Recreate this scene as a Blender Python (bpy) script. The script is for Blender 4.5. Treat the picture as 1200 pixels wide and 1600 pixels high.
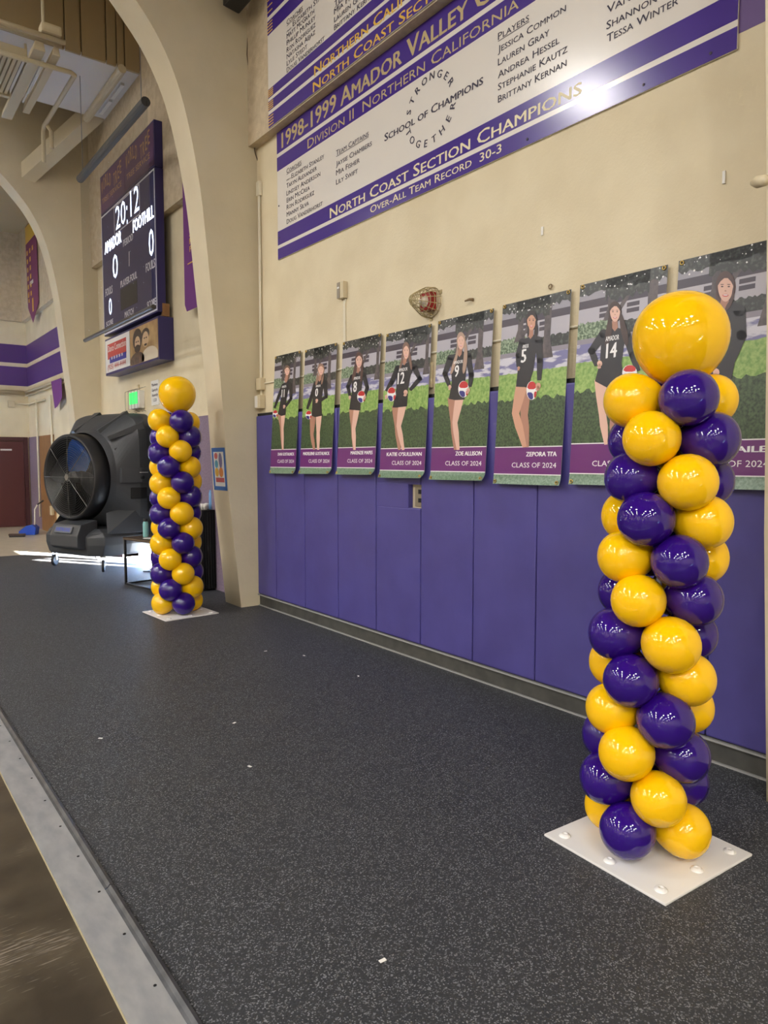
import bpy, bmesh, math, random
import numpy as np
from mathutils import Vector, Matrix

for o in list(bpy.data.objects): bpy.data.objects.remove(o)
SC = bpy.context.scene
COL = SC.collection
random.seed(7)

# ---------------------------------------------------------------- camera
F = 1110.0; CX, CY, CAM_H = 600.0, 800.0, 1.63
PITCH = math.atan(80.5 / F)
YAW = math.radians(37.2409)
cam = bpy.data.cameras.new('camera'); co = bpy.data.objects.new('camera', cam); COL.objects.link(co)
cam.sensor_fit = 'VERTICAL'; cam.sensor_height = 36.0; cam.lens = F / 1600 * 36.0
cam.clip_start = 0.05; cam.clip_end = 200
co.location = (0, 0, CAM_H); co.rotation_euler = (math.pi / 2 - PITCH, 0, -YAW)
SC.camera = co

# ---------------------------------------------------------------- world, sun, exposure
W = bpy.data.worlds.new('world'); SC.world = W; W.use_nodes = True
bg = W.node_tree.nodes['Background']; bg.inputs[0].default_value = (0.34, 0.58, 1.0, 1); bg.inputs[1].default_value = 60.0
sun = bpy.data.lights.new('sun', 'SUN'); so = bpy.data.objects.new('sun', sun); COL.objects.link(so)
sun.energy = 900; sun.angle = 0.01; sun.color = (1, .96, .9)
so.rotation_euler = Vector((-0.53, 0.85, -0.105)).to_track_quat('-Z', 'Y').to_euler()
vs = SC.view_settings
vs.view_transform = 'Standard'; vs.look = 'None'; vs.gamma = 1.0; vs.use_curve_mapping = False
vs.exposure = 0.0
LAMP_POWER = 238.0

# ceiling lamps of the gym hall (fixtures are built further down)
LAMPS = [(x, y) for x in (-1.4, -3.9) for y in (-10, -5)] + [(x, y) for x in (-6.2, -9.8, -13.4, -17.0) for y in (-12.5, -7.5, -2.5, 4.2, 10.2, 16.2)] + [(-3.34, 8.1)]

# ---------------------------------------------------------------- pixel helpers (photo pixel -> point on a known plane)
cs, sn = math.cos(YAW), math.sin(YAW)
O = np.array([0, 0, CAM_H])
def ray(x, y):
    u = x - CX; v = CY - y
    g = F * math.cos(PITCH) + v * math.sin(PITCH); z = -F * math.sin(PITCH) + v * math.cos(PITCH)
    return np.array([u * cs + g * sn, -u * sn + g * cs, z])
def onx(x, y, X): d = ray(x, y); return O + d * (X / d[0])
def ony(x, y, Y): d = ray(x, y); return O + d * (Y / d[1])
def onz(x, y, Z=0.0): d = ray(x, y); return O + d * ((Z - CAM_H) / d[2])
def proj(P):
    P = np.asarray(P, float) - O
    r = P[0] * cs - P[1] * sn; g = P[0] * sn + P[1] * cs; z = P[2]
    fw = g * math.cos(PITCH) - z * math.sin(PITCH); up = g * math.sin(PITCH) + z * math.cos(PITCH)
    return CX + F * r / fw, CY - F * up / fw

XW = 3.716          # wall plane
XU = XW - 0.10      # upper wall stands proud
XP = XW - 0.055     # pad fronts
Y0, Y1, Y2, YE = 1.115, 7.165, 13.215, 19.40    # arch ribs (near faces) and end wall
RT = 0.40           # rib thickness
ZL = 4.99           # ledge
ZC = 9.0            # hall ceiling

# ---------------------------------------------------------------- materials
def lin(c):
    out = []
    for v in c[:3]:
        v = v / 255.0
        out.append(v / 12.92 if v <= 0.04045 else ((v + 0.055) / 1.055) ** 2.4)
    return (*out, 1.0)
MATS = {}
def mat(name, col, rough=0.6, metal=0.0, spec=0.5, col2=None, nscale=8.0, bump=0.0, bscale=60.0, emit=None, estr=0.0, coat=0.0, contrast=(0.35, 0.65), stretch=None, detail=4.0):
    if name in MATS: return MATS[name]
    m = bpy.data.materials.new(name); m.use_nodes = True; MATS[name] = m
    nt = m.node_tree; b = nt.nodes['Principled BSDF']
    b.inputs['Base Color'].default_value = lin(col); b.inputs['Roughness'].default_value = rough
    b.inputs['Metallic'].default_value = metal; b.inputs['Specular IOR Level'].default_value = spec
    b.inputs['Coat Weight'].default_value = coat
    if col2 is not None or bump > 0:
        tc = nt.nodes.new('ShaderNodeTexCoord'); src = tc.outputs['Object']
        if stretch:
            mp = nt.nodes.new('ShaderNodeMapping'); mp.inputs['Scale'].default_value = stretch
            nt.links.new(src, mp.inputs['Vector']); src = mp.outputs['Vector']
    if col2 is not None:
        n = nt.nodes.new('ShaderNodeTexNoise'); n.inputs['Scale'].default_value = nscale; n.inputs['Detail'].default_value = detail
        r = nt.nodes.new('ShaderNodeValToRGB'); r.color_ramp.elements[0].position = contrast[0]; r.color_ramp.elements[1].position = contrast[1]
        r.color_ramp.elements[0].color = lin(col); r.color_ramp.elements[1].color = lin(col2)
        nt.links.new(src, n.inputs['Vector']); nt.links.new(n.outputs['Fac'], r.inputs['Fac']); nt.links.new(r.outputs['Color'], b.inputs['Base Color'])
    if bump > 0:
        n2 = nt.nodes.new('ShaderNodeTexNoise'); n2.inputs['Scale'].default_value = bscale; n2.inputs['Detail'].default_value = 5
        bp = nt.nodes.new('ShaderNodeBump'); bp.inputs['Strength'].default_value = bump; bp.inputs['Distance'].default_value = 0.02
        nt.links.new(src, n2.inputs['Vector']); nt.links.new(n2.outputs['Fac'], bp.inputs['Height']); nt.links.new(bp.outputs['Normal'], b.inputs['Normal'])
    if emit is not None:
        b.inputs['Emission Color'].default_value = lin(emit); b.inputs['Emission Strength'].default_value = estr
    return m

M_WALL = mat('wall_paint', (224, 211, 180), .65, col2=(215, 201, 169), nscale=2.2, bump=.12, bscale=55)
M_UPPER = mat('rough_plaster', (206, 190, 162), .75, col2=(190, 173, 145), nscale=12, bump=.4, bscale=70)
M_RIB = mat('rib_concrete_paint', (212, 199, 170), .6, col2=(203, 190, 161), nscale=1.6, bump=.1, bscale=20)
M_CEIL = mat('ceiling_paint', (176, 156, 118), .7)
M_SOFF = mat('soffit_gloss', (226, 222, 218), .22)
M_PURPLE = mat('stripe_paint', (82, 52, 118), .45)
M_PAD = mat('pad_vinyl', (74, 69, 138), .42, col2=(68, 62, 128), nscale=3, bump=.05, bscale=6)
M_CURB = mat('rubber_curb', (72, 72, 68), .6, col2=(58, 58, 56), nscale=9)
M_EDGE = mat('curb_edge', (150, 150, 148), .5)
M_COURT = None
M_ALU = mat('aluminium_plate', (188, 190, 192), .42, metal=.55, col2=(168, 171, 176), nscale=7, stretch=(2.5, 1, 1))
M_ALU2 = mat('worn_bevel', (86, 87, 90), .4, metal=.5, col2=(66, 67, 70), nscale=14)
M_BRASS = mat('strip_glue', (176, 164, 130), .6)
M_TILE = mat('pale_floor', (196, 186, 168), .35, col2=(184, 174, 156), nscale=5)
M_BLACK = mat('black_plastic', (30, 30, 32), .5)
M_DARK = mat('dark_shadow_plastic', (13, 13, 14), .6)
M_COOL = mat('cooler_plastic', (60, 62, 66), .45, bump=.05, bscale=120)
M_STEEL = mat('steel', (165, 165, 165), .3, metal=.9)
M_GRILL = mat('grille_wire', (120, 118, 114), .4, metal=.6)
M_BEIGEM = mat('painted_metal', (206, 192, 160), .5)
M_WHITE = mat('white_plastic', (232, 230, 224), .45)
M_PLATE = mat('white_plate', (226, 224, 220), .4)
M_YEL = mat('balloon_yellow', (248, 194, 6), .045, spec=.6)
M_PUR = mat('balloon_purple', (42, 9, 112), .045, spec=.6)
M_BOARDW = mat('board_white', (226, 220, 212), .19)
M_BOARDP = mat('board_purple', (66, 44, 134), .19)
M_GOLD = mat('gold_letter', (184, 164, 112), .45)
M_GOLD2 = mat('bright_gold_letter', (222, 178, 50), .45)
M_CREAM = mat('cream_letter', (228, 216, 176), .4)
M_INK = mat('dark_ink', (36, 24, 52), .5)
M_WOOD = mat('wood_panel', (150, 108, 66), .5, col2=(120, 84, 50), nscale=6, stretch=(1, 6, .6))
M_DOOR = mat('maroon_door', (84, 40, 40), .45)
M_FRAME = mat('maroon_frame', (70, 34, 36), .45)
M_WAINS = mat('wainscot_fabric', (132, 116, 134), .8, col2=(118, 102, 122), nscale=40)
M_NAVY = mat('navy_case', (44, 36, 92), .4)
M_SBFACE = mat('scoreboard_face', (30, 28, 82), .5)
M_SBTOP = mat('scoreboard_sign', (88, 50, 96), .45)
M_SBGOLD = mat('scoreboard_sign_gold', (186, 146, 96), .5)
M_LED = mat('led_white', (255, 255, 255), .5, emit=(225, 235, 255), estr=14.0)
M_LEDD = mat('led_digit', (235, 240, 255), .5, emit=(215, 230, 255), estr=3.0)
M_SBTXT = mat('scoreboard_text', (224, 222, 232), .5)
M_BANNER = mat('banner_cloth', (104, 44, 120), .7)
M_CLOTH = mat('black_cloth', (16, 16, 18), .8)
M_AQUA = mat('aqua_steel', (140, 196, 196), .35)
M_LBLUE = mat('light_blue_steel', (110, 160, 210), .35)
M_BLUE = mat('blue_plastic', (28, 76, 190), .4)
M_TAPE = mat('blue_tape', (48, 104, 180), .5)
M_RED = mat('red_lens', (150, 30, 30), .2)
M_TABLE = mat('table_wood', (84, 66, 52), .45, col2=(62, 48, 38), nscale=5, stretch=(1, 6, 1))

def floor_rubber():
    m = bpy.data.materials.new('rubber_floor'); m.use_nodes = True; nt = m.node_tree; b = nt.nodes['Principled BSDF']
    b.inputs['Roughness'].default_value = .55; b.inputs['Specular IOR Level'].default_value = .45
    tc = nt.nodes.new('ShaderNodeTexCoord')
    base = nt.nodes.new('ShaderNodeTexNoise'); base.inputs['Scale'].default_value = .9; base.inputs['Detail'].default_value = 3
    r0 = nt.nodes.new('ShaderNodeValToRGB'); r0.color_ramp.elements[0].color = lin((44, 46, 49)); r0.color_ramp.elements[1].color = lin((52, 54, 58))
    v = nt.nodes.new('ShaderNodeTexVoronoi'); v.inputs['Scale'].default_value = 230
    r1 = nt.nodes.new('ShaderNodeValToRGB'); r1.color_ramp.elements[0].position = .77; r1.color_ramp.elements[1].position = .96
    sep = nt.nodes.new('ShaderNodeSeparateColor')
    mx = nt.nodes.new('ShaderNodeMix'); mx.data_type = 'RGBA'; mx.inputs[7].default_value = lin((118, 120, 124))
    n2 = nt.nodes.new('ShaderNodeTexNoise'); n2.inputs['Scale'].default_value = 160; n2.inputs['Detail'].default_value = 3
    bp = nt.nodes.new('ShaderNodeBump'); bp.inputs['Strength'].default_value = .5; bp.inputs['Distance'].default_value = .006
    for n in (base, v, n2): nt.links.new(tc.outputs['Object'], n.inputs['Vector'])
    nt.links.new(base.outputs['Fac'], r0.inputs['Fac']); nt.links.new(v.outputs['Color'], sep.inputs[0])
    nt.links.new(sep.outputs[0], r1.inputs['Fac']); nt.links.new(r1.outputs['Color'], mx.inputs[0])
    nt.links.new(r0.outputs['Color'], mx.inputs[6]); nt.links.new(mx.outputs[2], b.inputs['Base Color'])
    nt.links.new(n2.outputs['Fac'], bp.inputs['Height']); nt.links.new(bp.outputs['Normal'], b.inputs['Normal'])
    return m
M_RUBBER = floor_rubber()
def court_mat():
    m = bpy.data.materials.new('court_sheet'); m.use_nodes = True; nt = m.node_tree; b = nt.nodes['Principled BSDF']
    b.inputs['Roughness'].default_value = .3
    tc = nt.nodes.new('ShaderNodeTexCoord'); n1 = nt.nodes.new('ShaderNodeTexNoise'); n1.inputs['Scale'].default_value = 3.5; n1.inputs['Detail'].default_value = 5
    r1 = nt.nodes.new('ShaderNodeValToRGB'); r1.color_ramp.elements[0].position = .35; r1.color_ramp.elements[1].position = .7; r1.color_ramp.elements[0].color = lin((56, 49, 40)); r1.color_ramp.elements[1].color = lin((86, 77, 63))
    mp = nt.nodes.new('ShaderNodeMapping'); mp.inputs['Scale'].default_value = (14, 130, 1); mp.inputs['Rotation'].default_value = (0, 0, .25)
    n2 = nt.nodes.new('ShaderNodeTexNoise'); n2.inputs['Scale'].default_value = 1; n2.inputs['Detail'].default_value = 3
    n3 = nt.nodes.new('ShaderNodeTexNoise'); n3.inputs['Scale'].default_value = 2.2
    mu = nt.nodes.new('ShaderNodeMath'); mu.operation = 'MULTIPLY'
    r2 = nt.nodes.new('ShaderNodeValToRGB'); r2.color_ramp.elements[0].position = .33; r2.color_ramp.elements[1].position = .42
    mx = nt.nodes.new('ShaderNodeMix'); mx.data_type = 'RGBA'; mx.inputs[7].default_value = lin((128, 120, 108))
    for n in (n1, mp, n3): nt.links.new(tc.outputs['Object'], n.inputs['Vector'])
    nt.links.new(mp.outputs[0], n2.inputs['Vector']); nt.links.new(n2.outputs['Fac'], mu.inputs[0]); nt.links.new(n3.outputs['Fac'], mu.inputs[1])
    nt.links.new(mu.outputs[0], r2.inputs['Fac']); nt.links.new(r2.outputs['Color'], mx.inputs[0]); nt.links.new(n1.outputs['Fac'], r1.inputs['Fac']); nt.links.new(r1.outputs['Color'], mx.inputs[6])
    nt.links.new(mx.outputs[2], b.inputs['Base Color'])
    return m
M_COURT = court_mat()
def net_mat():
    m = bpy.data.materials.new('net_mesh'); m.use_nodes = True; nt = m.node_tree; b = nt.nodes['Principled BSDF']
    b.inputs['Base Color'].default_value = lin((84, 74, 64)); b.inputs['Roughness'].default_value = .5; b.inputs['Alpha'].default_value = .30
    return m
M_NET = net_mat()

# ---------------------------------------------------------------- mesh helpers
def obj(name, bm, m, parent=None, smooth=False, bevel=0.0):
    me = bpy.data.meshes.new(name)
    if bevel > 0: bmesh.ops.bevel(bm, geom=bm.edges[:], offset=bevel, segments=2, affect='EDGES', profile=.6)
    bmesh.ops.recalc_face_normals(bm, faces=bm.faces[:])
    bm.to_mesh(me); bm.free()
    ms = m if isinstance(m, (list, tuple)) else [m]
    for k in ms: me.materials.append(k)
    if smooth:
        for p in me.polygons: p.use_smooth = True
    o = bpy.data.objects.new(name, me); COL.objects.link(o)
    if parent: o.parent = parent
    return o
def child(name, me, parent, loc=(0, 0, 0), rot=(0, 0, 0)):
    o = bpy.data.objects.new(name, me); COL.objects.link(o); o.parent = parent; o.location = loc; o.rotation_euler = rot
    return o
def thing(name, label, cat, loc=(0, 0, 0), rotz=0, group=None):
    o = bpy.data.objects.new(name, None); COL.objects.link(o); o.empty_display_size = .1
    o.location = loc; o.rotation_euler = (0, 0, rotz)
    return tag(o, label, cat, group)
def tag(o, label, cat, group=None):
    o['label'] = label; o['category'] = cat
    if group: o['group'] = group
    return o
def struct(o, label=None):
    o['kind'] = 'structure'
    if label: o['label'] = label
    return o
def box(bm, a, b):
    x0, y0, z0 = [min(p, q) for p, q in zip(a, b)]; x1, y1, z1 = [max(p, q) for p, q in zip(a, b)]
    v = [bm.verts.new(p) for p in ((x0, y0, z0), (x1, y0, z0), (x1, y1, z0), (x0, y1, z0), (x0, y0, z1), (x1, y0, z1), (x1, y1, z1), (x0, y1, z1))]
    for f in ((0, 3, 2, 1), (4, 5, 6, 7), (0, 1, 5, 4), (1, 2, 6, 5), (2, 3, 7, 6), (3, 0, 4, 7)): bm.faces.new([v[i] for i in f])
    return v
def boxo(name, a, b, m, parent=None, bevel=0.0):
    bm = bmesh.new(); box(bm, a, b); return obj(name, bm, m, parent, bevel=bevel)
def prism(bm, pts, ext):
    """closed planar polygon pts (3D) extruded by vector ext"""
    e = Vector(ext); a = [bm.verts.new(p) for p in pts]; b = [bm.verts.new(Vector(p) + e) for p in pts]
    bm.faces.new(a); bm.faces.new(b[::-1]); n = len(pts)
    for i in range(n): bm.faces.new((a[i], b[i], b[(i + 1) % n], a[(i + 1) % n]))
def tube(bm, pts, r, seg=8, cap=True):
    pts = [Vector(p) for p in pts]; rings = []
    rr = r if isinstance(r, (list, tuple)) else [r] * len(pts)
    up0 = None
    for i, p in enumerate(pts):
        t = (pts[min(i + 1, len(pts) - 1)] - pts[max(i - 1, 0)]).normalized()
        ref = up0 if up0 is not None else (Vector((0, 0, 1)) if abs(t.z) < .9 else Vector((1, 0, 0)))
        a = t.cross(ref).normalized(); b_ = a.cross(t).normalized(); up0 = b_
        rings.append([bm.verts.new(p + (a * math.cos(k * 2 * math.pi / seg) + b_ * math.sin(k * 2 * math.pi / seg)) * rr[i]) for k in range(seg)])
    for i in range(len(rings) - 1):
        for k in range(seg): bm.faces.new((rings[i][k], rings[i][(k + 1) % seg], rings[i + 1][(k + 1) % seg], rings[i + 1][k]))
    if cap: bm.faces.new(rings[0][::-1]); bm.faces.new(rings[-1])
def lathe(bm, prof, seg=24, M=None):
    """prof = [(r, h)] around local Z; M = matrix"""
    M = M or Matrix(); rings = []
    for r, h in prof:
        if r < 1e-5: rings.append([bm.verts.new(M @ Vector((0, 0, h)))])
        else: rings.append([bm.verts.new(M @ Vector((r * math.cos(2 * math.pi * k / seg), r * math.sin(2 * math.pi * k / seg), h))) for k in range(seg)])
    for a, b in zip(rings, rings[1:]):
        for k in range(seg):
            k2 = (k + 1) % seg
            if len(a) == 1 and len(b) == 1: continue
            if len(a) == 1: bm.faces.new((a[0], b[k], b[k2]))
            elif len(b) == 1: bm.faces.new((a[k], b[0], a[k2]))
            else: bm.faces.new((a[k], b[k], b[k2], a[k2]))
def torus(bm, R, r, M=None, seg=40, s2=6):
    M = M or Matrix(); g = []
    for i in range(seg):
        a = 2 * math.pi * i / seg; row = []
        for j in range(s2):
            b = 2 * math.pi * j / s2; rr = R + r * math.cos(b)
            row.append(bm.verts.new(M @ Vector((rr * math.cos(a), rr * math.sin(a), r * math.sin(b)))))
        g.append(row)
    for i in range(seg):
        for j in range(s2): bm.faces.new((g[i][j], g[(i + 1) % seg][j], g[(i + 1) % seg][(j + 1) % s2], g[i][(j + 1) % s2]))

# ---------------------------------------------------------------- lettering
def text2d(body, small_caps=False, bold=0.0, shear=0.0):
    cu = bpy.data.curves.new('t', 'FONT'); cu.body = body; cu.size = 1; cu.shear = shear; cu.resolution_u = 2
    if small_caps:
        cu.small_caps_scale = .8
        for i, ch in enumerate(body):
            if ch.islower(): cu.body_format[i].use_small_caps = True
    o = bpy.data.objects.new('t', cu)
    me = bpy.data.meshes.new_from_object(o)
    vs_ = [(v.co.x, v.co.y, 0) for v in me.vertices]; fs = [tuple(p.vertices) for p in me.polygons]
    if bold > .004:      # heavier print: two more copies, a hair apart
        n = len(vs_); base_v, base_f = list(vs_), list(fs)
        for k, (dx, dy) in enumerate(((bold, bold * .6), (-bold, 0))):
            vs_ += [(x + dx, y + dy, k + 1) for x, y, _ in base_v]; fs += [tuple(i + n * (k + 1) for i in f) for f in base_f]
    bpy.data.objects.remove(o); bpy.data.curves.remove(cu); bpy.data.meshes.remove(me)
    return vs_, fs
def fit(vs_, width, height):
    x0 = min(v[0] for v in vs_); x1 = max(v[0] for v in vs_); y1 = max(v[1] for v in vs_)
    sx = width / max(x1 - x0, 1e-6); sy = height / max(y1, 1e-6)
    return [((v[0] - x0) * sx, v[1] * sy, v[2]) for v in vs_]
def mesh2d(name, vs2, fs, fn, m, parent=None, nrm=(-.00025, 0, 0)):
    pts = [(Vector(fn(v[0], v[1])) + Vector(nrm) * (v[2] if len(v) > 2 else 0)) for v in vs2]
    me = bpy.data.meshes.new(name); me.from_pydata(pts, [], fs); me.materials.append(m)
    o = bpy.data.objects.new(name, me); COL.objects.link(o)
    if parent: o.parent = parent
    return o
def word_groups(v, f, gap):
    """split a line of lettering into words: clusters of faces along x"""
    iv = sorted((min(v[i][0] for i in fc), max(v[i][0] for i in fc), k) for k, fc in enumerate(f))
    out, end = [], -1e9
    for a, b, k in iv:
        if not out or a - end > gap: out.append([])
        out[-1].append(f[k]); end = max(end, b)
    return out
def wall_text(body, y, z, width, height, X, m, parent, small_caps=True, bold=0.01, name='lettering', underline=False, shear=0.0):
    v, f = text2d(body, small_caps, bold, shear)
    gap = .17 if ' ' in body else 1e9
    groups = word_groups(v, f, gap); v = fit(v, width, height); fn = lambda a, b: (X, y - a, z + b)
    for g in groups:
        ids = sorted({i for fc in g for i in fc}); ix = {i: k for k, i in enumerate(ids)}
        o = mesh2d(name, [v[i] for i in ids], [tuple(ix[i] for i in fc) for fc in g], fn, m, parent)
    if underline:
        h = height * .10; mesh2d('underline', [(0, -h * 2.2), (width, -h * 2.2), (width, -h * 1.2), (0, -h * 1.2)], [(0, 1, 2, 3)], fn, m, parent)
    return o
def wall_text_px(body, p0, p1, X, cap, m, parent, **k):
    """p0 = left end of the baseline, p1 = right end (photo pixels), on the wall plane X; lettering stays level"""
    a = onx(*p0, X); b = onx(*p1, X)
    return wall_text(body, a[1], a[2], a[1] - b[1], cap, X, m, parent, **k)

# ================================================================ STRUCTURE
# floors
def plane(name, x0, x1, y0, y1, z, m, th=.05):
    return boxo(name, (x0, y0, z - th), (x1, y1, z), m)
YB, XL = -16.0, -20.0
XSTRIP0, XSTRIP1, XSTRIP2 = .588, .722, .754
struct(plane('floor', XSTRIP2, XW + .02, YB, Y2 + .30, 0, M_RUBBER, .06), 'black speckled rubber floor running along the wall')
struct(plane('floor_court', XL, XSTRIP0, YB, YE, -.004, M_COURT, .06), 'dark brown scuffed glossy court floor sheet')
struct(plane('floor_hall', XSTRIP2, XW + .02, Y2 + .30, YE, -.003, M_TILE, .06), 'pale polished floor beyond the rubber')
# threshold plates along the rubber edge
yy = YB
strip = bpy.data.objects.new('threshold_strip', None); COL.objects.link(strip)
tag(strip, 'long scuffed aluminium threshold strip along the rubber floor edge', 'threshold')
for (ya, yb) in ((-6, 1.0), (1.003, 8.0), (8.003, 13.5)):
    bm = bmesh.new(); box(bm, (XSTRIP0, ya, -.02), (XSTRIP1, yb, .004)); obj('metal_plate', bm, M_ALU, strip)
for (ya, yb) in ((-6, 2.70), (2.706, 8.0), (8.004, 13.5)):
    bm = bmesh.new(); prism(bm, [(XSTRIP1, ya, -.02), (XSTRIP2, ya, -.02), (XSTRIP2, ya, .014), (XSTRIP2 - .012, ya, .018), (XSTRIP1 + .01, ya, .008), (XSTRIP1, ya, .004)], (0, yb - ya, 0)); obj('bevel_edge', bm, M_ALU2, strip)
bm = bmesh.new(); box(bm, (XSTRIP0 - .004, -6, -.02), (XSTRIP0 - .0005, 13.5, .001)); obj('glue_line', bm, M_BRASS, strip)
bm = bmesh.new(); lathe(bm, [(0, 0), (.0055, 0), (.0055, .001), (0, .001)], 10); me_screw = obj('screw', bm, M_DARK, strip).data
bpy.data.objects.remove(bpy.data.objects['screw'])
k = 0
while 1.493 + k * .302 < 8.5:
    child('screw', me_screw, strip, (.701, 1.493 + k * .302, .0042)); k += 1

# right wall: lower wall with a doorway in the second bay, upper wall proud of it
DY0, DY1, DZ = 10.15, 12.15, 2.2
bm = bmesh.new()
for a, b in (((XW, YB, -.1), (XW + .25, DY0, ZL)), ((XW, DY1, -.1), (XW + .25, YE, ZL)), ((XW, DY0, DZ), (XW + .25, DY1, ZL))): box(bm, a, b)
WR = struct(obj('wall_right', bm, M_WALL), 'cream painted gym side wall with open doorway')
bm = bmesh.new(); box(bm, (XU, YB, ZL), (XW + .25, YE, ZC)); struct(obj('wall_right_upper', bm, M_UPPER), 'rough plastered upper wall standing proud on a ledge')
# painted purple patch next to the lower board
boxo('paint_patch', (XW - .002, 1.50, 3.79), (XW + .01, 1.93, ZL), M_PURPLE, WR)
# end wall with door
bm = bmesh.new(); box(bm, (XL, YE, -.1), (XW + .3, YE + .25, ZC)); WEN = struct(obj('wall_end', bm, M_WALL), 'cream end wall with purple stripes')
bm = bmesh.new(); box(bm, (XL, YE - .1, ZL), (XU, YE, ZC)); struct(obj('wall_end_upper', bm, M_UPPER), 'rough plastered upper part of the end wall')
for z0, z1 in ((4.00, 4.44), (3.45, 3.91)):
    boxo('painted_stripe', (-3, YE - .004, z0), (XW, YE, z1), M_PURPLE, WEN)
    boxo('painted_stripe', (XW - .004, Y2 + RT, z0), (XW, YE - .004, z1), M_PURPLE, WR)
bm = bmesh.new(); box(bm, (XL - .25, YB, -.1), (XL, YE, ZC)); struct(obj('wall_left', bm, M_WALL), 'cream wall on the far side of the gym')
bm = bmesh.new(); box(bm, (XL, YB - .25, -.1), (XW + .3, YB, ZC)); struct(obj('wall_back', bm, M_WALL), 'cream wall behind the viewer')
bm = bmesh.new(); box(bm, (XL - .3, YB - .3, ZC), (XW + .3, YE + .3, ZC + .2)); struct(obj('ceiling', bm, M_CEIL), 'tan gym ceiling')
# dropped ceilings of the bays
bm = bmesh.new(); box(bm, (-2.0, Y2 + RT, 7.06), (XU, YE - .1, 7.2)); struct(obj('ceiling_end_bay', bm, M_CEIL), 'tan dropped ceiling of the end bay')
SB = bpy.data.objects.new('ceiling_soffit', None); COL.objects.link(SB); struct(SB, 'boxed ceiling soffit with glossy white underside and tan panels')
boxo('underside', (1.2, 10.5, 7.128), (XU, 12.24, 7.16), M_SOFF, SB)
xs = [1.2, 1.75, 2.33, 2.61, 2.82, 3.15, 3.29, 3.40, XU]
for a, b in zip(xs, xs[1:]): boxo('panel', (a + .008, 10.49, 7.12), (b - .008, 10.53, ZC), M_CEIL, SB, bevel=.004)
boxo('backing', (1.2, 10.54, 7.165), (XU, 12.24, ZC), M_CEIL, SB)
bm = bmesh.new(); tube(bm, [(3.355, 10.47, 7.10), (3.355, 12.3, 7.10)], .06, 12); obj('pipe', bm, M_BEIGEM, SB)
for yv in (10.9, 11.5): boxo('pipe_strap', (3.47, yv, 7.09), (3.52, yv + .5, 7.127), M_WHITE, SB)
# brace beam from soffit to second rib
bm = bmesh.new(); prism(bm, [(3.40, 12.2, 7.13), (3.60, 12.2, 7.10), (3.60, 12.2, 7.35), (3.40, 12.2, 7.38)], (-.92, 1.1, -.93)); BR = obj('trim_1', bm, M_RIB); struct(BR, 'slanting painted brace beam under the ceiling')

# arch ribs
PROF = [(3.455, 0), (3.39, .65), (3.325, 1.30), (3.275, 2.2), (3.235, 2.7), (3.175, 3.3), (3.115, 3.95), (3.07, 4.38), (3.01, 4.75), (2.94, 5.08), (2.86, 5.36), (2.76, 5.60), (2.62, 5.84), (2.44, 6.06), (2.22, 6.29), (1.9, 6.55), (1.5, 6.81), (.9, 7.13), (.1, 7.48), (-1, 7.86), (-2.6, 8.25), (-5, 8.62), (-8, 8.85), (-11, ZC)]
def crom(pts, sub=4):
    out = []
    for i in range(len(pts) - 1):
        p0, p1, p2, p3 = (np.array(pts[max(min(j, len(pts) - 1), 0)]) for j in (i - 1, i, i + 1, i + 2))
        for k in range(sub):
            t = k / sub; out.append(tuple(.5 * (2 * p1 + (p2 - p0) * t + (2 * p0 - 5 * p1 + 4 * p2 - p3) * t * t + (3 * p1 - p0 - 3 * p2 + p3) * t ** 3)))
    return out + [pts[-1]]
PROF = PROF[:4] + crom(PROF[4:])
def rib(y, label):
    pts = [(x, y, z) for x, z in PROF] + [(XW + .2, y, ZC), (XW + .2, y, 0)]
    bm = bmesh.new(); prism(bm, pts, (0, RT, 0))
    o = obj('arch_rib', bm, M_RIB)
    for p in o.data.polygons: p.use_smooth = abs(p.normal.y) < .5 and p.center.x < XW
    for e in o.data.edges:
        a, b = (o.data.vertices[i].co for i in e.vertices)
        if abs(a.y - b.y) < 1e-4: e.use_edge_sharp = True
    return struct(o, label)
rib(Y0, 'cream concrete arch rib at the near end of the padded wall')
R1 = rib(Y1, 'cream concrete arch rib rising beside the padded wall and sweeping overhead')
rib(Y2, 'cream concrete arch rib beyond the scoreboard')
# doorway surroundings, outside ground
bm = bmesh.new(); box(bm, (XW, 2, -.08), (14, 20, -.02)); struct(obj('floor_outside', bm, mat('outside_concrete', (200, 198, 190), .8)), 'sunlit concrete outside the doorway')
WT = bpy.data.objects.new('trim_2', None); COL.objects.link(WT); struct(WT, 'grey fabric wainscot, wood panel and maroon jambs on the side wall')
for ya, yb in ((Y1 + RT, DY0 - .06), (DY1 + .06, Y2)): boxo('wainscot', (XW - .02, ya, 0), (XW, yb, 2.2), M_WAINS, WT)
boxo('wainscot', (XW - .02, 18.2, 0), (XW, YE - .002, 2.2), M_WAINS, WT)
boxo('wood_panel', (XW - .03, 16.85, 0), (XW, 18.19, 2.2), M_WOOD, WT)
for yv in (DY0 - .06, DY1): boxo('door_jamb', (XW - .02, yv, 0), (XW + .25, yv + .06, DZ + .05), M_FRAME, WT)
bm = bmesh.new(); box(bm, (XW + .06, DY0, .27), (XW + .10, DY1, DZ)); struct(obj('doorway_blackout', bm, M_DARK), 'black panel added to block daylight in the doorway behind the cooler')  # panel put in so daylight enters only through the gap below it
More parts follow.
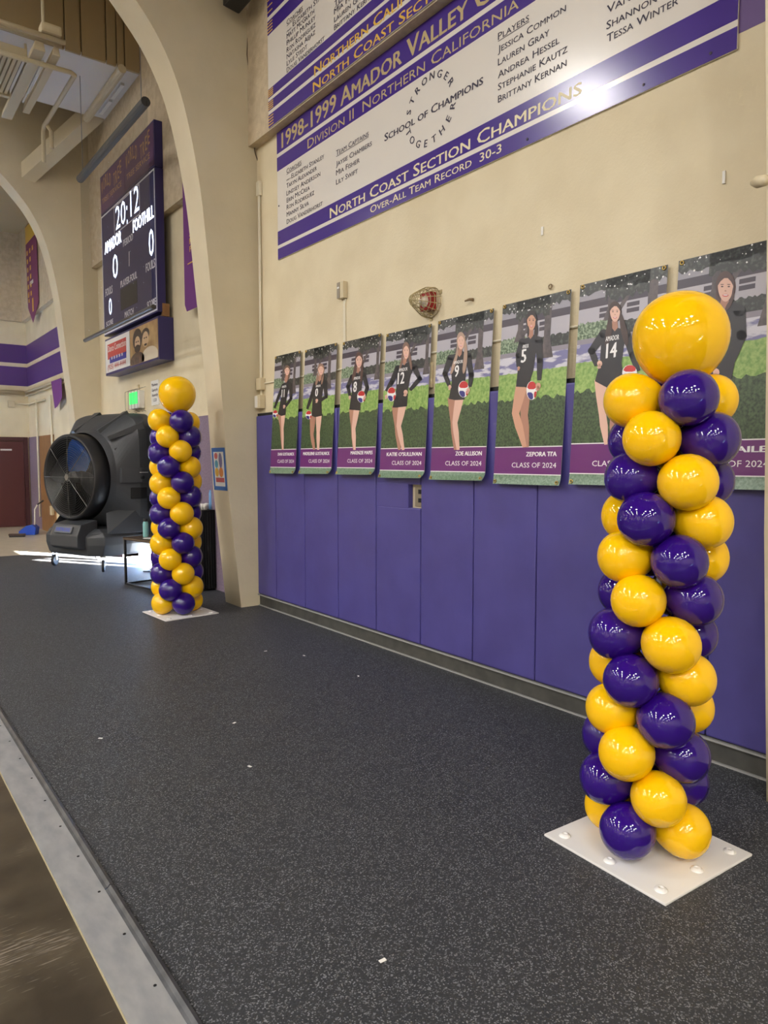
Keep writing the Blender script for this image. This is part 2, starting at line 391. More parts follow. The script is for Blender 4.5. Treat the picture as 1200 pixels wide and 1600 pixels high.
# end-wall door
d1 = bpy.data.objects.new('door_1', None); COL.objects.link(d1); struct(d1, 'maroon door in the end wall')
boxo('door_leaf', (2.55, YE - .05, .01), (3.56, YE - .004, 2.10), M_DOOR, d1, .004)
boxo('door_frame', (3.565, YE - .07, .0), (3.66, YE - .003, 2.2), M_FRAME, d1)
boxo('door_frame', (2.45, YE - .07, .0), (2.545, YE - .003, 2.2), M_FRAME, d1)
boxo('door_frame', (2.55, YE - .07, 2.105), (3.56, YE - .003, 2.2), M_FRAME, d1)
boxo('door_sign', (3.05, YE - .056, 1.87), (3.30, YE - .051, 1.91), M_WHITE, d1)

# curb under the pads
bm = bmesh.new(); box(bm, (XW - .03, Y0 + RT, 0), (XW, Y1, .135)); BB = struct(obj('baseboard_right', bm, M_CURB), 'dark rubber curb below the purple wall pads')
boxo('top_lip', (XW - .055, Y0 + RT, .120), (XW - .031, Y1, .131), M_EDGE, BB)
boxo('bottom_edge', (XW - .045, Y0 + RT, 0), (XW - .031, Y1, .010), M_EDGE, BB)

# ================================================================ WALL PADS
WP = thing('wall_padding', 'row of purple vinyl wall pads along the foot of the wall', 'wall pads', (0, 0, 0))
ZP0, ZP1 = .142, 2.118
seams = [Y1 - .01, 6.727] + [6.727 - .5985 * i for i in range(1, 9)] + [Y0 + RT]
seams = [s for s in seams if s >= Y0 + RT]
HY0, HY1, HZ0, HZ1 = 4.3365, 4.49, 1.245, 1.435
for a, b in zip(seams, seams[1:]):
    if a - b < .05: continue
    if b < HY0 < HY1 < a:      # pad with the cut-out
        bm = bmesh.new()
        g = .003; box(bm, (XP, b + g, ZP0), (XW - .002, a - g, HZ0)); obj('pad_panel', bm, M_PAD, WP, bevel=.012)
        bm = bmesh.new(); box(bm, (XP, b + g, HZ1), (XW - .002, a - g, ZP1)); obj('pad_panel', bm, M_PAD, WP, bevel=.012)
        bm = bmesh.new(); box(bm, (XP, HY1, HZ0 - .012), (XW - .002, a - g, HZ1 + .012)); obj('pad_panel', bm, M_PAD, WP, bevel=.010)
    else:
        bm = bmesh.new(); box(bm, (XP, b + .003, ZP0), (XW - .002, a - .003, ZP1)); obj('pad_panel', bm, M_PAD, WP, bevel=.012)
bm = bmesh.new(); box(bm, (XW - .03, Y0 + RT, ZP1 + .004), (XW - .002, Y1, ZP1 + .03)); obj('shadow_gap_strip', bm, M_DARK, WP)  # dark strip painting the shadow gap along the top of the pads
ob = thing('wall_outlet', 'small metal outlet plate inside the pad cut-out', 'outlet', (0, 0, 0))
boxo('plate', (XW - .012, HY0 + .005, HZ0 + .012), (XW - .003, HY1 - .035, HZ1 - .02), mat('tarnished_plate', (150, 138, 116), .4, metal=.4), ob, .002)
for zc in (1.29, 1.36): boxo('socket', (XW - .016, 4.37, zc), (XW - .0125, 4.41, zc + .035), M_DARK, ob)
boxo('screw', (XW - .018, 4.35, 1.34), (XW - .0125, 4.362, 1.352), M_STEEL, ob)

# ================================================================ HONOUR BOARDS
XB = XW - .014
lb = thing('honour_board', 'purple and white champions honour board with circular motto and names', 'sign board', (0, 0, 0))
YL, YR = 6.694, 1.912
boxo('panel', (XB, YR, 3.712), (XW - .001, YL, ZL - .004), M_BOARDW, lb, .003)
def stripe(par, X, y0, y1, z0, z1): boxo('purple_stripe', (X - .0012, y0, z0), (X + .0005, y1, z1), M_BOARDP, par)
for z0, z1 in ((4.775, ZL - .005), (4.601, 4.737), (3.857, 3.997), (3.713, 3.823)): stripe(lb, XB, YR + .002, YL - .002, z0, z1)
XT = XB - .0016
wall_text_px('1998-1999 Amador Valley G', (440, 232), (768, 3), XT, .150, M_GOLD, lb, bold=.02)
wall_text_px('Division II  Northern California C', (480.6, 233), (843, 0), XT, .088, M_GOLD, lb, bold=.0)
names = [('Coaches', (447.7, 271.5), (471, 258), True), ('Taryn Alexander', (447.7, 294.5), (495, 268), False), ('Lindsey Anderson', (447.7, 306), (500.5, 277), False), ('Erin McCrea', (448, 317), (484, 297), False), ('Ron Rodriguez', (448, 328), (491, 305), False), ('Manny Silva', (448, 339), (482.5, 321), False), ('Doug Vanderhorst', (448, 350.5), (504, 322), False), ('Elizabeth Stanley', (455.5, 279), (506.5, 249), False),
         ('Team Captains', (525.2, 243.5), (576, 215), True), ('Jaysie Chambers', (525.2, 260.5), (581, 230), False), ('Mia Fisher', (525.2, 274.5), (562, 256), False), ('Lily Swift', (525.2, 289), (559, 272), False),
         ('Players', (778, 63), (826.6, 38), True), ('Jessica Common', (778, 83), (884, 25), False), ('Lauren Gray', (778, 103), (858, 61), False), ('Andrea Hessel', (778, 123), (874, 72), False), ('Stephanie Kautz', (778, 142), (886.5, 88), False), ('Brittany Kernan', (778, 161), (885, 109), False),
         ('Vane', (948, 22), (995, -2), False), ('Shannon', (947.4, 46.6), (1026, 6), False), ('Tessa Winter', (948, 67), (1059.6, 10), False)]
for t, a, b, u in names: wall_text_px(t, a, b, XT, .046, M_INK, lb, underline=u, bold=.006)
wall_text_px('Head', (447.7, 283), (454.5, 279.5), XT, .014, M_INK, lb)
wall_text_px('School of Champions', (600.7, 221.5), (755, 137.5), XT, .062, M_INK, lb, bold=.022)
wall_text_px('North Coast Section Champions', (515.4, 341.5), (909, 150.5), XT, .092, M_CREAM, lb, bold=.012)
wall_text_px('Over-All Team Record  30-3', (578.5, 333.5), (783.5, 242), XT, .060, M_CREAM, lb, bold=.006)
# circular motto
for word, a0, a1, flip in (('STRONGER', 163, 25, False), ('TOGETHER', 200, 342, True)):
    n = len(word)
    for i, ch in enumerate(word):
        a = math.radians(a0 + (a1 - a0) * i / (n - 1)); r = 0.235 if not flip else .245
        cx_, cz_ = 4.29 - 1.12 * r * math.cos(a), 4.318 + r * math.sin(a)
        v, f = text2d(ch, False, .022); w = max(q[0] for q in v) - min(q[0] for q in v); v = fit(v, w * .085, .055)
        mw = max(q[0] for q in v) / 2
        rot = a - math.pi / 2 if not flip else a + math.pi / 2
        ca, sa = math.cos(rot), math.sin(rot)
        mesh2d('lettering', [((x - mw) * ca - (y - .027) * sa, (x - mw) * sa + (y - .027) * ca, k_) for x, y, k_ in v], f, lambda p, q: (XT, cx_ - p, cz_ + q), M_INK, lb)
bm = bmesh.new(); lathe(bm, [(0, 0), (.009, 0), (.009, .003), (0, .004)], 10, Matrix.Translation((XB - .0012, 3.3, 3.75)) @ Matrix.Rotation(-math.pi / 2, 4, 'Y'))
obj('board_screw', bm, M_INK, lb)
for yv, zv in ((2.44, 3.75), (2.05, 3.75), (6.66, 3.93), (6.66, 4.25)):
    bm = bmesh.new(); lathe(bm, [(0, 0), (.008, 0), (.008, .003), (0, .004)], 10, Matrix.Translation((XB - .0012, yv, zv)) @ Matrix.Rotation(-math.pi / 2, 4, 'Y')); obj('board_screw', bm, M_INK, lb)

XB2 = XU - .014
ub = thing('honour_board', 'purple and white champions honour board with yellow end stripes on the upper wall', 'sign board', (0, 0, 0))
zz = [onx(420.5, y, XU)[2] for y in (28, 35, 57, 142, 156, 161, 176, 182)]
boxo('panel', (XB2, 1.9, ZL + .012), (XU - .001, 6.68, 6.75), M_BOARDW, ub, .003)
bands = ((zz[0], 6.33), (zz[2], zz[1]), (zz[4], zz[3]), (zz[6], zz[5]), (ZL + .014, zz[7]))
for z0, z1 in bands:
    stripe(ub, XB2, 1.902, 6.678, z0, z1)
    nb = 4
    for i in range(nb):
        zc = z0 + (z1 - z0) * (i + .7) / (nb + .5)
        boxo('yellow_bar', (XB2 - .002, 6.575, zc - .004), (XB2 - .0005, 6.677, zc + .006), M_GOLD2, ub)
XT2 = XB2 - .0018
for t, a, b, u in [('Coaches', (448, 39.5), (473, 18), True), ('Elizabeth Stanley', (457.5, 41.5), (517, -3), False), ('Matt McGrath', (448, 61), (491, 28), False), ('Phillip Munley', (448, 71.5), (493, 37), False), ('Ron Rodriguez', (448, 82.5), (493, 48), False), ('Natasha Aejaz', (448, 93), (492.5, 60), False), ('Lyle Stedt', (448, 103.5), (480, 80), False), ('Doug Vanderhorst', (448, 114), (507, 70), False),
                   ('Team Captains', (522.5, 11), (590, -38), True), ('Mia Fisher', (522, 23), (566, -9), False), ('Lauren Gray', (522, 35.5), (572, -1), False), ('Brittany Kernan', (522, 48), (588, 2), False)]:
    wall_text_px(t, a, b, XT2, .046, M_INK, ub, underline=u, bold=.006)
wall_text_px('Head', (448, 51), (455, 46), XT2, .014, M_INK, ub)
wall_text_px('Northern California', (491, 119.5), (700, -44), XT2, .088, M_GOLD2, ub, bold=.012)
wall_text_px('North Coast Section', (489, 145), (716, -26), XT2, .088, M_GOLD2, ub, bold=.012)

# ================================================================ SENIOR POSTERS
PM = [mat('print_building', (150, 147, 158), .35), mat('print_eave', (62, 53, 68), .35), mat('print_wall', (176, 172, 182), .35),
      mat('print_hedge', (70, 92, 66), .35, col2=(150, 168, 140), nscale=70, contrast=(.42, .62)), mat('print_kerb', (140, 134, 146), .35),
      mat('print_path', (205, 203, 214), .35, col2=(118, 116, 160), nscale=6, contrast=(.46, .54), stretch=(1, 1, 3.5)),
      mat('print_grass', (112, 150, 70), .35, col2=(158, 186, 106), nscale=45), mat('print_shaded_grass', (34, 52, 32), .35, col2=(74, 98, 62), nscale=70),
      mat('print_foliage', (38, 40, 40), .35, col2=(84, 92, 84), nscale=45, contrast=(.5, .7)), mat('print_trunk', (92, 82, 84), .35, col2=(70, 62, 66), nscale=30),
      mat('print_band', (104, 38, 112), .3), mat('print_white', (240, 238, 238), .35), mat('print_footer', (88, 116, 92), .3, col2=(128, 152, 130), nscale=80)]
PB = {n: i for i, n in enumerate(['building', 'eave', 'wall', 'hedge', 'kerb', 'path', 'grass', 'dgrass', 'foliage', 'trunk', 'band', 'white', 'footer'])}
M_PW = PM[11]
M_BRS = mat('brass_grommet', (190, 160, 90), .35, metal=.8)
M_SHEET = mat('poster_back', (225, 225, 225), .4)

def ell(c, rx, ry, n=18, rot=0):
    return [(c[0] + rx * math.cos(2 * math.pi * i / n) * math.cos(rot) - ry * math.sin(2 * math.pi * i / n) * math.sin(rot), c[1] + rx * math.cos(2 * math.pi * i / n) * math.sin(rot) + ry * math.sin(2 * math.pi * i / n) * math.cos(rot)) for i in range(n)]
def limb(pts, ws):
    L, R = [], []
    for i, p in enumerate(pts):
        a = pts[max(i - 1, 0)]; b = pts[min(i + 1, len(pts) - 1)]
        dx, dy = b[0] - a[0], b[1] - a[1]; l = math.hypot(dx, dy) or 1; nx, ny = -dy / l, dx / l
        L.append((p[0] + nx * ws[i] / 2, p[1] + ny * ws[i] / 2)); R.append((p[0] - nx * ws[i] / 2, p[1] - ny * ws[i] / 2))
    return L + R[::-1]
def smooth_poly(pts, it=2):
    for _ in range(it):
        q = []
        for a, b in zip(pts, pts[1:] + pts[:1]): q += [(a[0] * .75 + b[0] * .25, a[1] * .75 + b[1] * .25), (a[0] * .25 + b[0] * .75, a[1] * .25 + b[1] * .75)]
        pts = q
    return pts

def poster(label, TL, TR, BL, crop, fig, name_txt, nu, curl_amt, trunks, show_class=True, nu1=.93):
    XT_, XB_ = XW - .022, XW - .098
    a, b, c = onx(*TL, XT_), onx(*TR, XT_), onx(*BL, XB_)
    yL, Wd = a[1], a[1] - b[1]; zT = (a[2] + b[2]) / 2; Hh = zT - c[2]
    po = thing('poster', label, 'poster', (0, 0, 0), 0, 'senior player posters hung along the wall')
    ox, oy, cs_ = crop
    n_ = np.cross(np.array([0, -Wd, 0]), np.array([XB_ - XT_, 0, -Hh])); p0_ = np.array([XT_, yL, zT])
    def uv(px, py):
        d = ray(ox + px / cs_, oy + py / cs_); t = np.dot(n_, p0_ - O) / np.dot(n_, d); P = O + d * t
        return (yL - P[1]) / Wd, (zT - P[2]) / Hh
    def P3(u, v, layer):
        t = max(0.0, (v - .945) / .055); cl = .045 * t ** 1.6 * (.45 + .55 * u) * curl_amt
        return (XT_ + (XB_ - XT_) * v - .00035 * layer - cl, yL - u * Wd, zT - v * Hh + cl * .25)
    # sheet with printed background
    verts, faces, mi = [], [], []
    def poly(pts, m, layer):
        k = len(verts); verts.extend(P3(u, v, layer) for u, v in pts); faces.append(tuple(range(k, k + len(pts)))); mi.append(m)
    def row(v0, v1, m, layer=1, u0=0, u1=1): poly([(u0, v0), (u0, v1), (u1, v1), (u1, v0)], PB[m], layer)
    def jag(v0, v1, m, layer, amp, n=26, top=True, u0=0.0, u1=1.0):
        e = [(u0 + (u1 - u0) * i / n, (v0 if top else v1) + random.uniform(-amp, amp)) for i in range(n + 1)]
        poly(([(u0, v1)] + [(u1, v1)] + e[::-1]) if top else ([(u1, v0), (u0, v0)] + e), PB[m], layer)
    row(0, .085, 'building'); row(.085, .125, 'eave'); row(.125, .26, 'wall'); row(.26, .30, 'kerb'); row(.30, .40, 'path'); row(.39, .56, 'grass'); row(.56, .80, 'dgrass')
    for k_ in range(2): row(.135 + .028 * k_, .155 + .028 * k_, 'eave', 2, .26, .42); row(.135 + .028 * k_, .155 + .028 * k_, 'eave', 2, .58, .72)
    jag(.195, .275, 'hedge', 2, .008, u0=0, u1=.40); jag(.215, .275, 'foliage', 2, .006, u0=.52, u1=1)
    jag(.39, .42, 'grass', 2, .004); jag(.535, .58, 'dgrass', 2, .012)
    for tu, tw, v1 in trunks:
        poly([(tu - tw * .5, 0), (tu - tw * .45, v1 * .7), (tu - tw, v1), (tu + tw, v1), (tu + tw * .45, v1 * .7), (tu + tw * .5, 0)], PB['trunk'], 3)
    tu = trunks[0][0]; poly([(tu + .02, .20), (tu + .16, .09), (tu + .3, .03), (tu + .33, .04), (tu + .2, .11), (tu + .06, .2)], PB['trunk'], 3)
    jag(0, .055, 'foliage', 4, .012, top=False); jag(0, .10, 'foliage', 4, .02, 14, False, max(trunks[0][0] - .08, 0), min(trunks[0][0] + .42, 1))
    for _ in range(26):
        u, v = random.random() * .96 + .02, random.random() * .07 + .004; s_ = random.uniform(.004, .012)
        poly([(u - s_, v), (u, v + s_ * .5), (u + s_, v), (u, v - s_ * .5)], PB['white'], 5)
    row(.795, .945, 'band', 2); row(.792, .797, 'white', 3); row(.941, .946, 'white', 3)
    nx_, ny_ = 8, 6
    for i in range(nx_):
        for j in range(ny_):
            poly([(i / nx_, .945 + .055 * j / ny_), (i / nx_, .945 + .055 * (j + 1) / ny_), ((i + 1) / nx_, .945 + .055 * (j + 1) / ny_), ((i + 1) / nx_, .945 + .055 * j / ny_)], PB['footer'], 1)
    me = bpy.data.meshes.new('printed_photo'); me.from_pydata(verts, [], faces)
    for k_ in PM: me.materials.append(k_)
    me.polygons.foreach_set('material_index', mi); o = bpy.data.objects.new('printed_photo', me); COL.objects.link(o); o.parent = po
    # vinyl sheet behind
    bm = bmesh.new(); vr = [.945 * j / 6 for j in range(6)] + [.945 + .055 * j / 6 for j in range(7)]
    g = [[bm.verts.new(P3(i / 8, v_, -8)) for i in range(9)] for v_ in vr]
    for j in range(len(vr) - 1):
        for i in range(8): bm.faces.new((g[j][i], g[j + 1][i], g[j + 1][i + 1], g[j][i + 1]))
    bmesh.ops.solidify(bm, geom=bm.faces[:], thickness=.0015)
    sh = obj('vinyl_sheet', bm, M_SHEET, po)
    # player
    f = fig; H_ = mat('hair_%d_%d_%d' % f['hair'], f['hair'], .4); S_ = mat('print_skin_%d' % f['skin'][0], f['skin'], .4); K_ = mat('print_black_kit', (30, 28, 36), .35)
    RB, BLU = mat('print_ball_red', (196, 50, 50), .35), mat('print_ball_blue', (52, 50, 128), .35)
    S2_ = mat('print_skin_shade', (176, 128, 108), .4)
    mats = [H_, S_, K_, M_PW, RB, BLU, S2_]
    verts.clear(); faces.clear(); mi.clear()
    def fp(pts, m, layer): poly([uv(*p) for p in pts], m, layer)
    hc, hr = f['head'], f['hr']; sL, sR = f['sh']; wL, wR = f['waist']; bL, bR, cr = f['shorts']
    # back hair
    for hp in f.get('hairback', []): fp(smooth_poly(hp), 0, 6)
    fp(ell((hc[0], hc[1] - hr[1] * .08), hr[0] * 1.28, hr[1] * 1.16), 0, 6)
    lw = f['lw']
    for i_, lg in enumerate(f['legs']):
        k_, an = lg[1], lg[2]
        md = ((lg[0][0] * .55 + k_[0] * .45), (lg[0][1] * .55 + k_[1] * .45)); cf = (k_[0] * .62 + an[0] * .38, k_[1] * .62 + an[1] * .38)
        fp(limb([lg[0], md, k_, cf, an], [lw[0] * .98, lw[0] * .86, lw[1] * .84, lw[1] * .90, lw[2] * .78]), 1 if i_ else 6 if f.get('shade1', True) else 1, 6.5 + i_ * .4)
    fp([(sL[0], sL[1]), ((sL[0] + sR[0]) / 2 - 14, sL[1] - 22), ((sL[0] + sR[0]) / 2 + 14, sR[1] - 22), sR, (wR[0] + (sR[0] - wR[0]) * .35, (sR[1] + wR[1]) / 2), wR, bR, cr, bL, wL, (wL[0] + (sL[0] - wL[0]) * .35, (sL[1] + wL[1]) / 2)], 2, 8)
    for ar in f['arms']:
        w = f['aw']; p, q, r_ = ar
        fp(limb([p, ((p[0] + q[0]) / 2, (p[1] + q[1]) / 2), q, ((q[0] + r_[0]) / 2, (q[1] + r_[1]) / 2), r_], [w * 1.1, w, w * .92, w * .8, w * .6]), 2, 9)
        fp(ell(p, w * .56, w * .56, 12), 2, 9); fp(ell(q, w * .47, w * .47, 10), 2, 9)
    nk = f['neck']; fp([(hc[0] - hr[0] * .45, hc[1] + hr[1] * .6), (hc[0] + hr[0] * .45, hc[1] + hr[1] * .6), (nk[0] + hr[0] * .6, nk[1]), (nk[0], nk[1] + 26), (nk[0] - hr[0] * .6, nk[1])], 6, 9.5)
    fp(smooth_poly([(hc[0] - hr[0], hc[1] - hr[1] * .5), (hc[0] - hr[0] * .95, hc[1] + hr[1] * .25), (hc[0] - hr[0] * .55, hc[1] + hr[1] * .85), (hc[0], hc[1] + hr[1] * 1.08), (hc[0] + hr[0] * .55, hc[1] + hr[1] * .85), (hc[0] + hr[0] * .95, hc[1] + hr[1] * .25), (hc[0] + hr[0], hc[1] - hr[1] * .5), (hc[0], hc[1] - hr[1] * 1.05)]), 1, 10)
    for sx in (-.42, .42):
        fp(ell((hc[0] + hr[0] * sx, hc[1] - hr[1] * .10), hr[0] * .16, hr[1] * .055, 10), 0, 10.5); fp(ell((hc[0] + hr[0] * sx, hc[1] - hr[1] * .26), hr[0] * .24, hr[1] * .03, 8), 0, 10.5)
    fp(ell((hc[0], hc[1] + hr[1] * .22), hr[0] * .14, hr[1] * .05, 8), 6, 10.5)
    fp(ell((hc[0], hc[1] + hr[1] * .55), hr[0] * .40, hr[1] * .10, 12), 4, 10.4); fp(ell((hc[0], hc[1] + hr[1] * .53), hr[0] * .32, hr[1] * .045, 10), 3, 10.6)
    fp(smooth_poly([(hc[0] - hr[0] * 1.15, hc[1] + hr[1] * .3), (hc[0] - hr[0] * 1.2, hc[1] - hr[1] * .6), (hc[0] - hr[0] * .5, hc[1] - hr[1] * 1.25), (hc[0] + hr[0] * .5, hc[1] - hr[1] * 1.25), (hc[0] + hr[0] * 1.2, hc[1] - hr[1] * .6), (hc[0] + hr[0] * 1.15, hc[1] + hr[1] * .3), (hc[0] + hr[0] * .9, hc[1] - hr[1] * .35), (hc[0] + hr[0] * .1, hc[1] - hr[1] * .85), (hc[0] - hr[0] * .9, hc[1] - hr[1] * .35)], 1), 0, 11)
    for hp in f.get('hairfront', []): fp(smooth_poly(hp), 0, 11.5)
    if 'ball' in f:
        bc, bx, by = f['ball']
        fp(ell(bc, bx, by), 3, 12); fp(smooth_poly([(bc[0] - bx * .95, bc[1] - by * .15), (bc[0] - bx * .55, bc[1] - by * .85), (bc[0] + bx * .25, bc[1] - by * 1.0), (bc[0] + bx * .85, bc[1] - by * .65), (bc[0] + bx * .75, bc[1] - by * .12)], 1), 4, 12.4)
        fp(smooth_poly([(bc[0] - bx * .95, bc[1] + by * .18), (bc[0] + bx * .25, bc[1] + by * .2), (bc[0] + bx * .3, bc[1] + by * .98), (bc[0] - bx * .5, bc[1] + by * .9)], 1), 5, 12.4)
        fp(smooth_poly([(bc[0] + bx * .42, bc[1] + by * .15), (bc[0] + bx * 1.0, bc[1] + by * .05), (bc[0] + bx * .85, bc[1] + by * .6), (bc[0] + bx * .48, bc[1] + by * .85)], 1), 4, 12.4)
    for hd in f.get('hands', []):
        c_, s_ = hd
        fp(ell(c_, s_, s_ * 1.2, 12), 1, 13)
        for i_ in range(4): fp(limb([c_, (c_[0] + (i_ - 1.5) * s_ * .45 - s_ * .3, c_[1] + s_ * 2.1 - abs(i_ - 1.5) * s_ * .25)], [s_ * .5, s_ * .32]), 1, 13)
    me = bpy.data.meshes.new('printed_player'); me.from_pydata(list(verts), [], list(faces))
    for k_ in mats: me.materials.append(k_)
    me.polygons.foreach_set('material_index', mi); o = bpy.data.objects.new('printed_player', me); COL.objects.link(o); o.parent = po
    # lettering on the kit, skewed with the figure
    def kit(body, c_, w, h, nm, bold=.03):
        v, fc = text2d(body, False, bold); v = fit(v, 1, 1)
        uc = uv(*c_); du = (uv(c_[0] + w / 2, c_[1])[0] - uv(c_[0] - w / 2, c_[1])[0]); dv = abs(uv(c_[0], c_[1] + h / 2)[1] - uv(c_[0], c_[1] - h / 2)[1])
        mesh2d(nm, v, fc, lambda p, q: P3(uc[0] + (p - .5) * du, uc[1] - (q - .5) * dv, 11.2), M_PW, po)
    if f.get('num'): kit(f['num'], f['numc'], f['numw'], f['numh'], 'shirt_number')
    if f.get('team'): kit('AMADOR', f['team'][0], f['team'][1], f['team'][2], 'team_name', .02)
    def band_text(body, u0, u1, vb, cap, nm, bold):
        u1 = nu1 if nm == 'name_lettering' else u1
        v, fc = text2d(body, False, bold); v = fit(v, u1 - u0, cap / Hh)
        mesh2d(nm, v, fc, lambda p, q: P3(u0 + p, vb - q, 4), M_PW, po)
    if name_txt: band_text(name_txt, nu, .93, .846, .031, 'name_lettering', .035)
    if show_class: band_text('CLASS OF 2024', .28, .93, .906, .033, 'class_lettering', 0)
    for gu, gv in ((.035, .012), (.965, .012), (.035, .985), (.965, .985)):
        x, y, z = P3(gu, gv, 2); bm = bmesh.new(); torus(bm, .010, .004, Matrix.Rotation(math.pi / 2, 4, 'Y'), 14, 6)
        g_ = obj('grommet', bm, M_BRS, po, True); g_.location = (x - .003, y, z)
    return po

FAIR, TAN_ = (226, 184, 166), (208, 158, 132)
C12, C34, C5, C6, C7, C8 = (415, 540, 7.617), (520, 500, 6.156), (660, 470, 5.517), (765, 440, 4.852), (890, 400, 4.447), (1050, 370, 3.9)
poster('vinyl poster of number 11 player holding a ball low, beside the arch rib', (430, 557), (470, 548), (418, 740), C12,
       dict(hair=(112, 88, 74), skin=FAIR, head=(260, 300), hr=(30, 52), neck=(245, 420), sh=((205, 455), (308, 440)), waist=((182, 640), (252, 640)), shorts=((150, 815), (240, 825), (190, 838)), legs=[((168, 810), (186, 960), (202, 1240)), ((212, 810), (203, 985), (208, 1240))], lw=(50, 32, 20), arms=[((212, 475), (160, 600), (108, 745)), ((300, 460), (305, 630), (238, 728))], aw=38, ball=((118, 812), 30, 46), hands=[((226, 722), 14)], hairback=[[(228, 300), (228, 400), (240, 420), (290, 400), (296, 300)]], num='11', numc=(212, 568), numw=34, numh=92, team=((224, 488), 52, 26)),
       'DANI GOSTALNICK', .29, .7, ((.36, .07, .22), (.80, .09, .34)))
poster('vinyl poster of long-haired player between the number 11 and number 8 posters', (477, 546), (527, 537), (469, 741), C12,
       dict(hair=(150, 116, 98), skin=FAIR, head=(662, 288), hr=(33, 60), neck=(645, 405), sh=((592, 430), (718, 410)), waist=((562, 650), (668, 660)), shorts=((548, 835), (674, 835), (592, 852)), legs=[((566, 825), (553, 1060), (580, 1240)), ((636, 825), (628, 1030), (628, 1240))], lw=(70, 46, 32), arms=[((600, 450), (552, 600), (498, 755)), ((712, 430), (722, 610), (630, 668))], aw=46, ball=((516, 826), 36, 52), hands=[((614, 652), 16)], hairfront=[[(622, 300), (610, 380), (592, 450), (606, 480), (628, 430), (640, 380)], [(690, 300), (696, 380), (680, 450), (668, 470), (664, 420), (684, 360)]], num='0', numc=(612, 556), numw=34, numh=96, team=((630, 480), 56, 26)),
       'MADELEINE GOSTALNICK', .09, 1.0, ((.36, .07, .22), (.80, .09, .34)))
poster('vinyl poster of brown-haired number 8 player below the control box', (536, 533), (596, 523), (522, 742), C34,
       dict(hair=(84, 56, 50), skin=FAIR, head=(255, 392), hr=(31, 66), neck=(245, 490), sh=((185, 530), (308, 512)), waist=((186, 690), (276, 690)), shorts=((160, 862), (268, 872), (198, 866)), legs=[((186, 855), (196, 1040), (206, 1250)), ((232, 855), (202, 1045), (212, 1250))], lw=(58, 42, 25), arms=[((190, 545), (148, 640), (168, 735)), ((300, 528), (334, 650), (304, 745))], aw=40, ball=((278, 738), 40, 58), hands=[((168, 742), 12), ((310, 742), 13)], hairfront=[[(222, 380), (205, 470), (185, 560), (196, 600), (222, 540), (238, 470)], [(285, 380), (296, 480), (286, 570), (272, 605), (264, 560), (276, 470)]], num='8', numc=(218, 642), numw=34, numh=100, team=((236, 558), 62, 28)),
       'MAKENZIE MAPES', .36, 1.0, ((.52, .08, .22), (.94, .07, .32)))
poster('vinyl poster of number 12 player with hand on hip below the alarm horn', (604, 521), (675, 507), (590, 747), C34,
       dict(hair=(124, 96, 84), skin=FAIR, head=(708, 302), hr=(30, 72), neck=(690, 412), sh=((622, 448), (790, 430)), waist=((612, 665), (728, 655)), shorts=((578, 842), (716, 830), (622, 842)), legs=[((606, 825), (618, 1015), (642, 1250)), ((672, 820), (636, 1020), (680, 1250))], lw=(76, 52, 32), arms=[((630, 462), (568, 600), (518, 685)), ((782, 448), (838, 565), (745, 675))], aw=50, ball=((568, 715), 42, 70), hands=[((705, 695), 20), ((518, 735), 14)], hairfront=[[(672, 290), (662, 380), (640, 460), (650, 482), (668, 440), (684, 370)], [(742, 280), (760, 380), (768, 470), (756, 488), (742, 430), (732, 350)]], num='12', numc=(660, 558), numw=66, numh=112, team=((680, 476), 84, 32)),
       "KATIE O'SULLIVAN", .15, 1.0, ((.50, .08, .22), (.93, .07, .32)))
poster('vinyl poster of long-haired blond number 9 player with ball on hip', (685, 502), (772, 482), (669, 750), C5,
       dict(hair=(176, 148, 130), skin=FAIR, head=(335, 352), hr=(30, 66), neck=(322, 460), sh=((236, 472), (402, 452)), waist=((256, 700), (372, 692)), shorts=((230, 846), (366, 852), (284, 856)), legs=[((256, 835), (266, 1040), (286, 1285)), ((322, 835), (282, 1050), (310, 1285))], lw=(74, 52, 32), arms=[((246, 490), (196, 630), (236, 738)), ((394, 470), (424, 640), (412, 742))], aw=48, ball=((358, 762), 46, 72), hands=[((240, 742), 14), ((398, 770), 16)], hairfront=[[(304, 350), (296, 450), (262, 540), (238, 640), (262, 628), (292, 540), (314, 450)], [(368, 320), (392, 400), (390, 540), (362, 640), (346, 610), (356, 520), (364, 420)]], num='9', numc=(300, 605), numw=38, numh=100, team=((312, 528), 80, 28)),
       'ZOE ALLISON', .46, .8, ((.42, .08, .22), (.80, .09, .34)))
poster('vinyl poster of number 5 player standing half turned with ball hanging low', (786, 477), (893, 452), (770, 756), C6,
       dict(hair=(42, 32, 36), skin=TAN_, head=(320, 302), hr=(34, 66), neck=(312, 410), sh=((246, 442), (384, 422)), waist=((216, 665), (334, 672)), shorts=((202, 797), (292, 806), (268, 800)), legs=[((272, 790), (264, 1010), (284, 1255)), ((244, 790), (198, 1000), (268, 1255))], lw=(88, 66, 40), arms=[((252, 458), (222, 560), (222, 648)), ((372, 442), (384, 600), (378, 748))], aw=50, ball=((322, 826), 40, 72), hands=[((372, 790), 20), ((224, 655), 10)], hairfront=[[(350, 280), (372, 340), (368, 410), (345, 440), (338, 400), (348, 340)], [(292, 330), (288, 400), (290, 430), (304, 400), (304, 350)]], num='5', numc=(262, 563), numw=40, numh=100, team=((276, 490), 46, 28)),
       "ZEPORA TI'A", .49, .35, ((.30, .09, .22), (.70, .10, .33)))
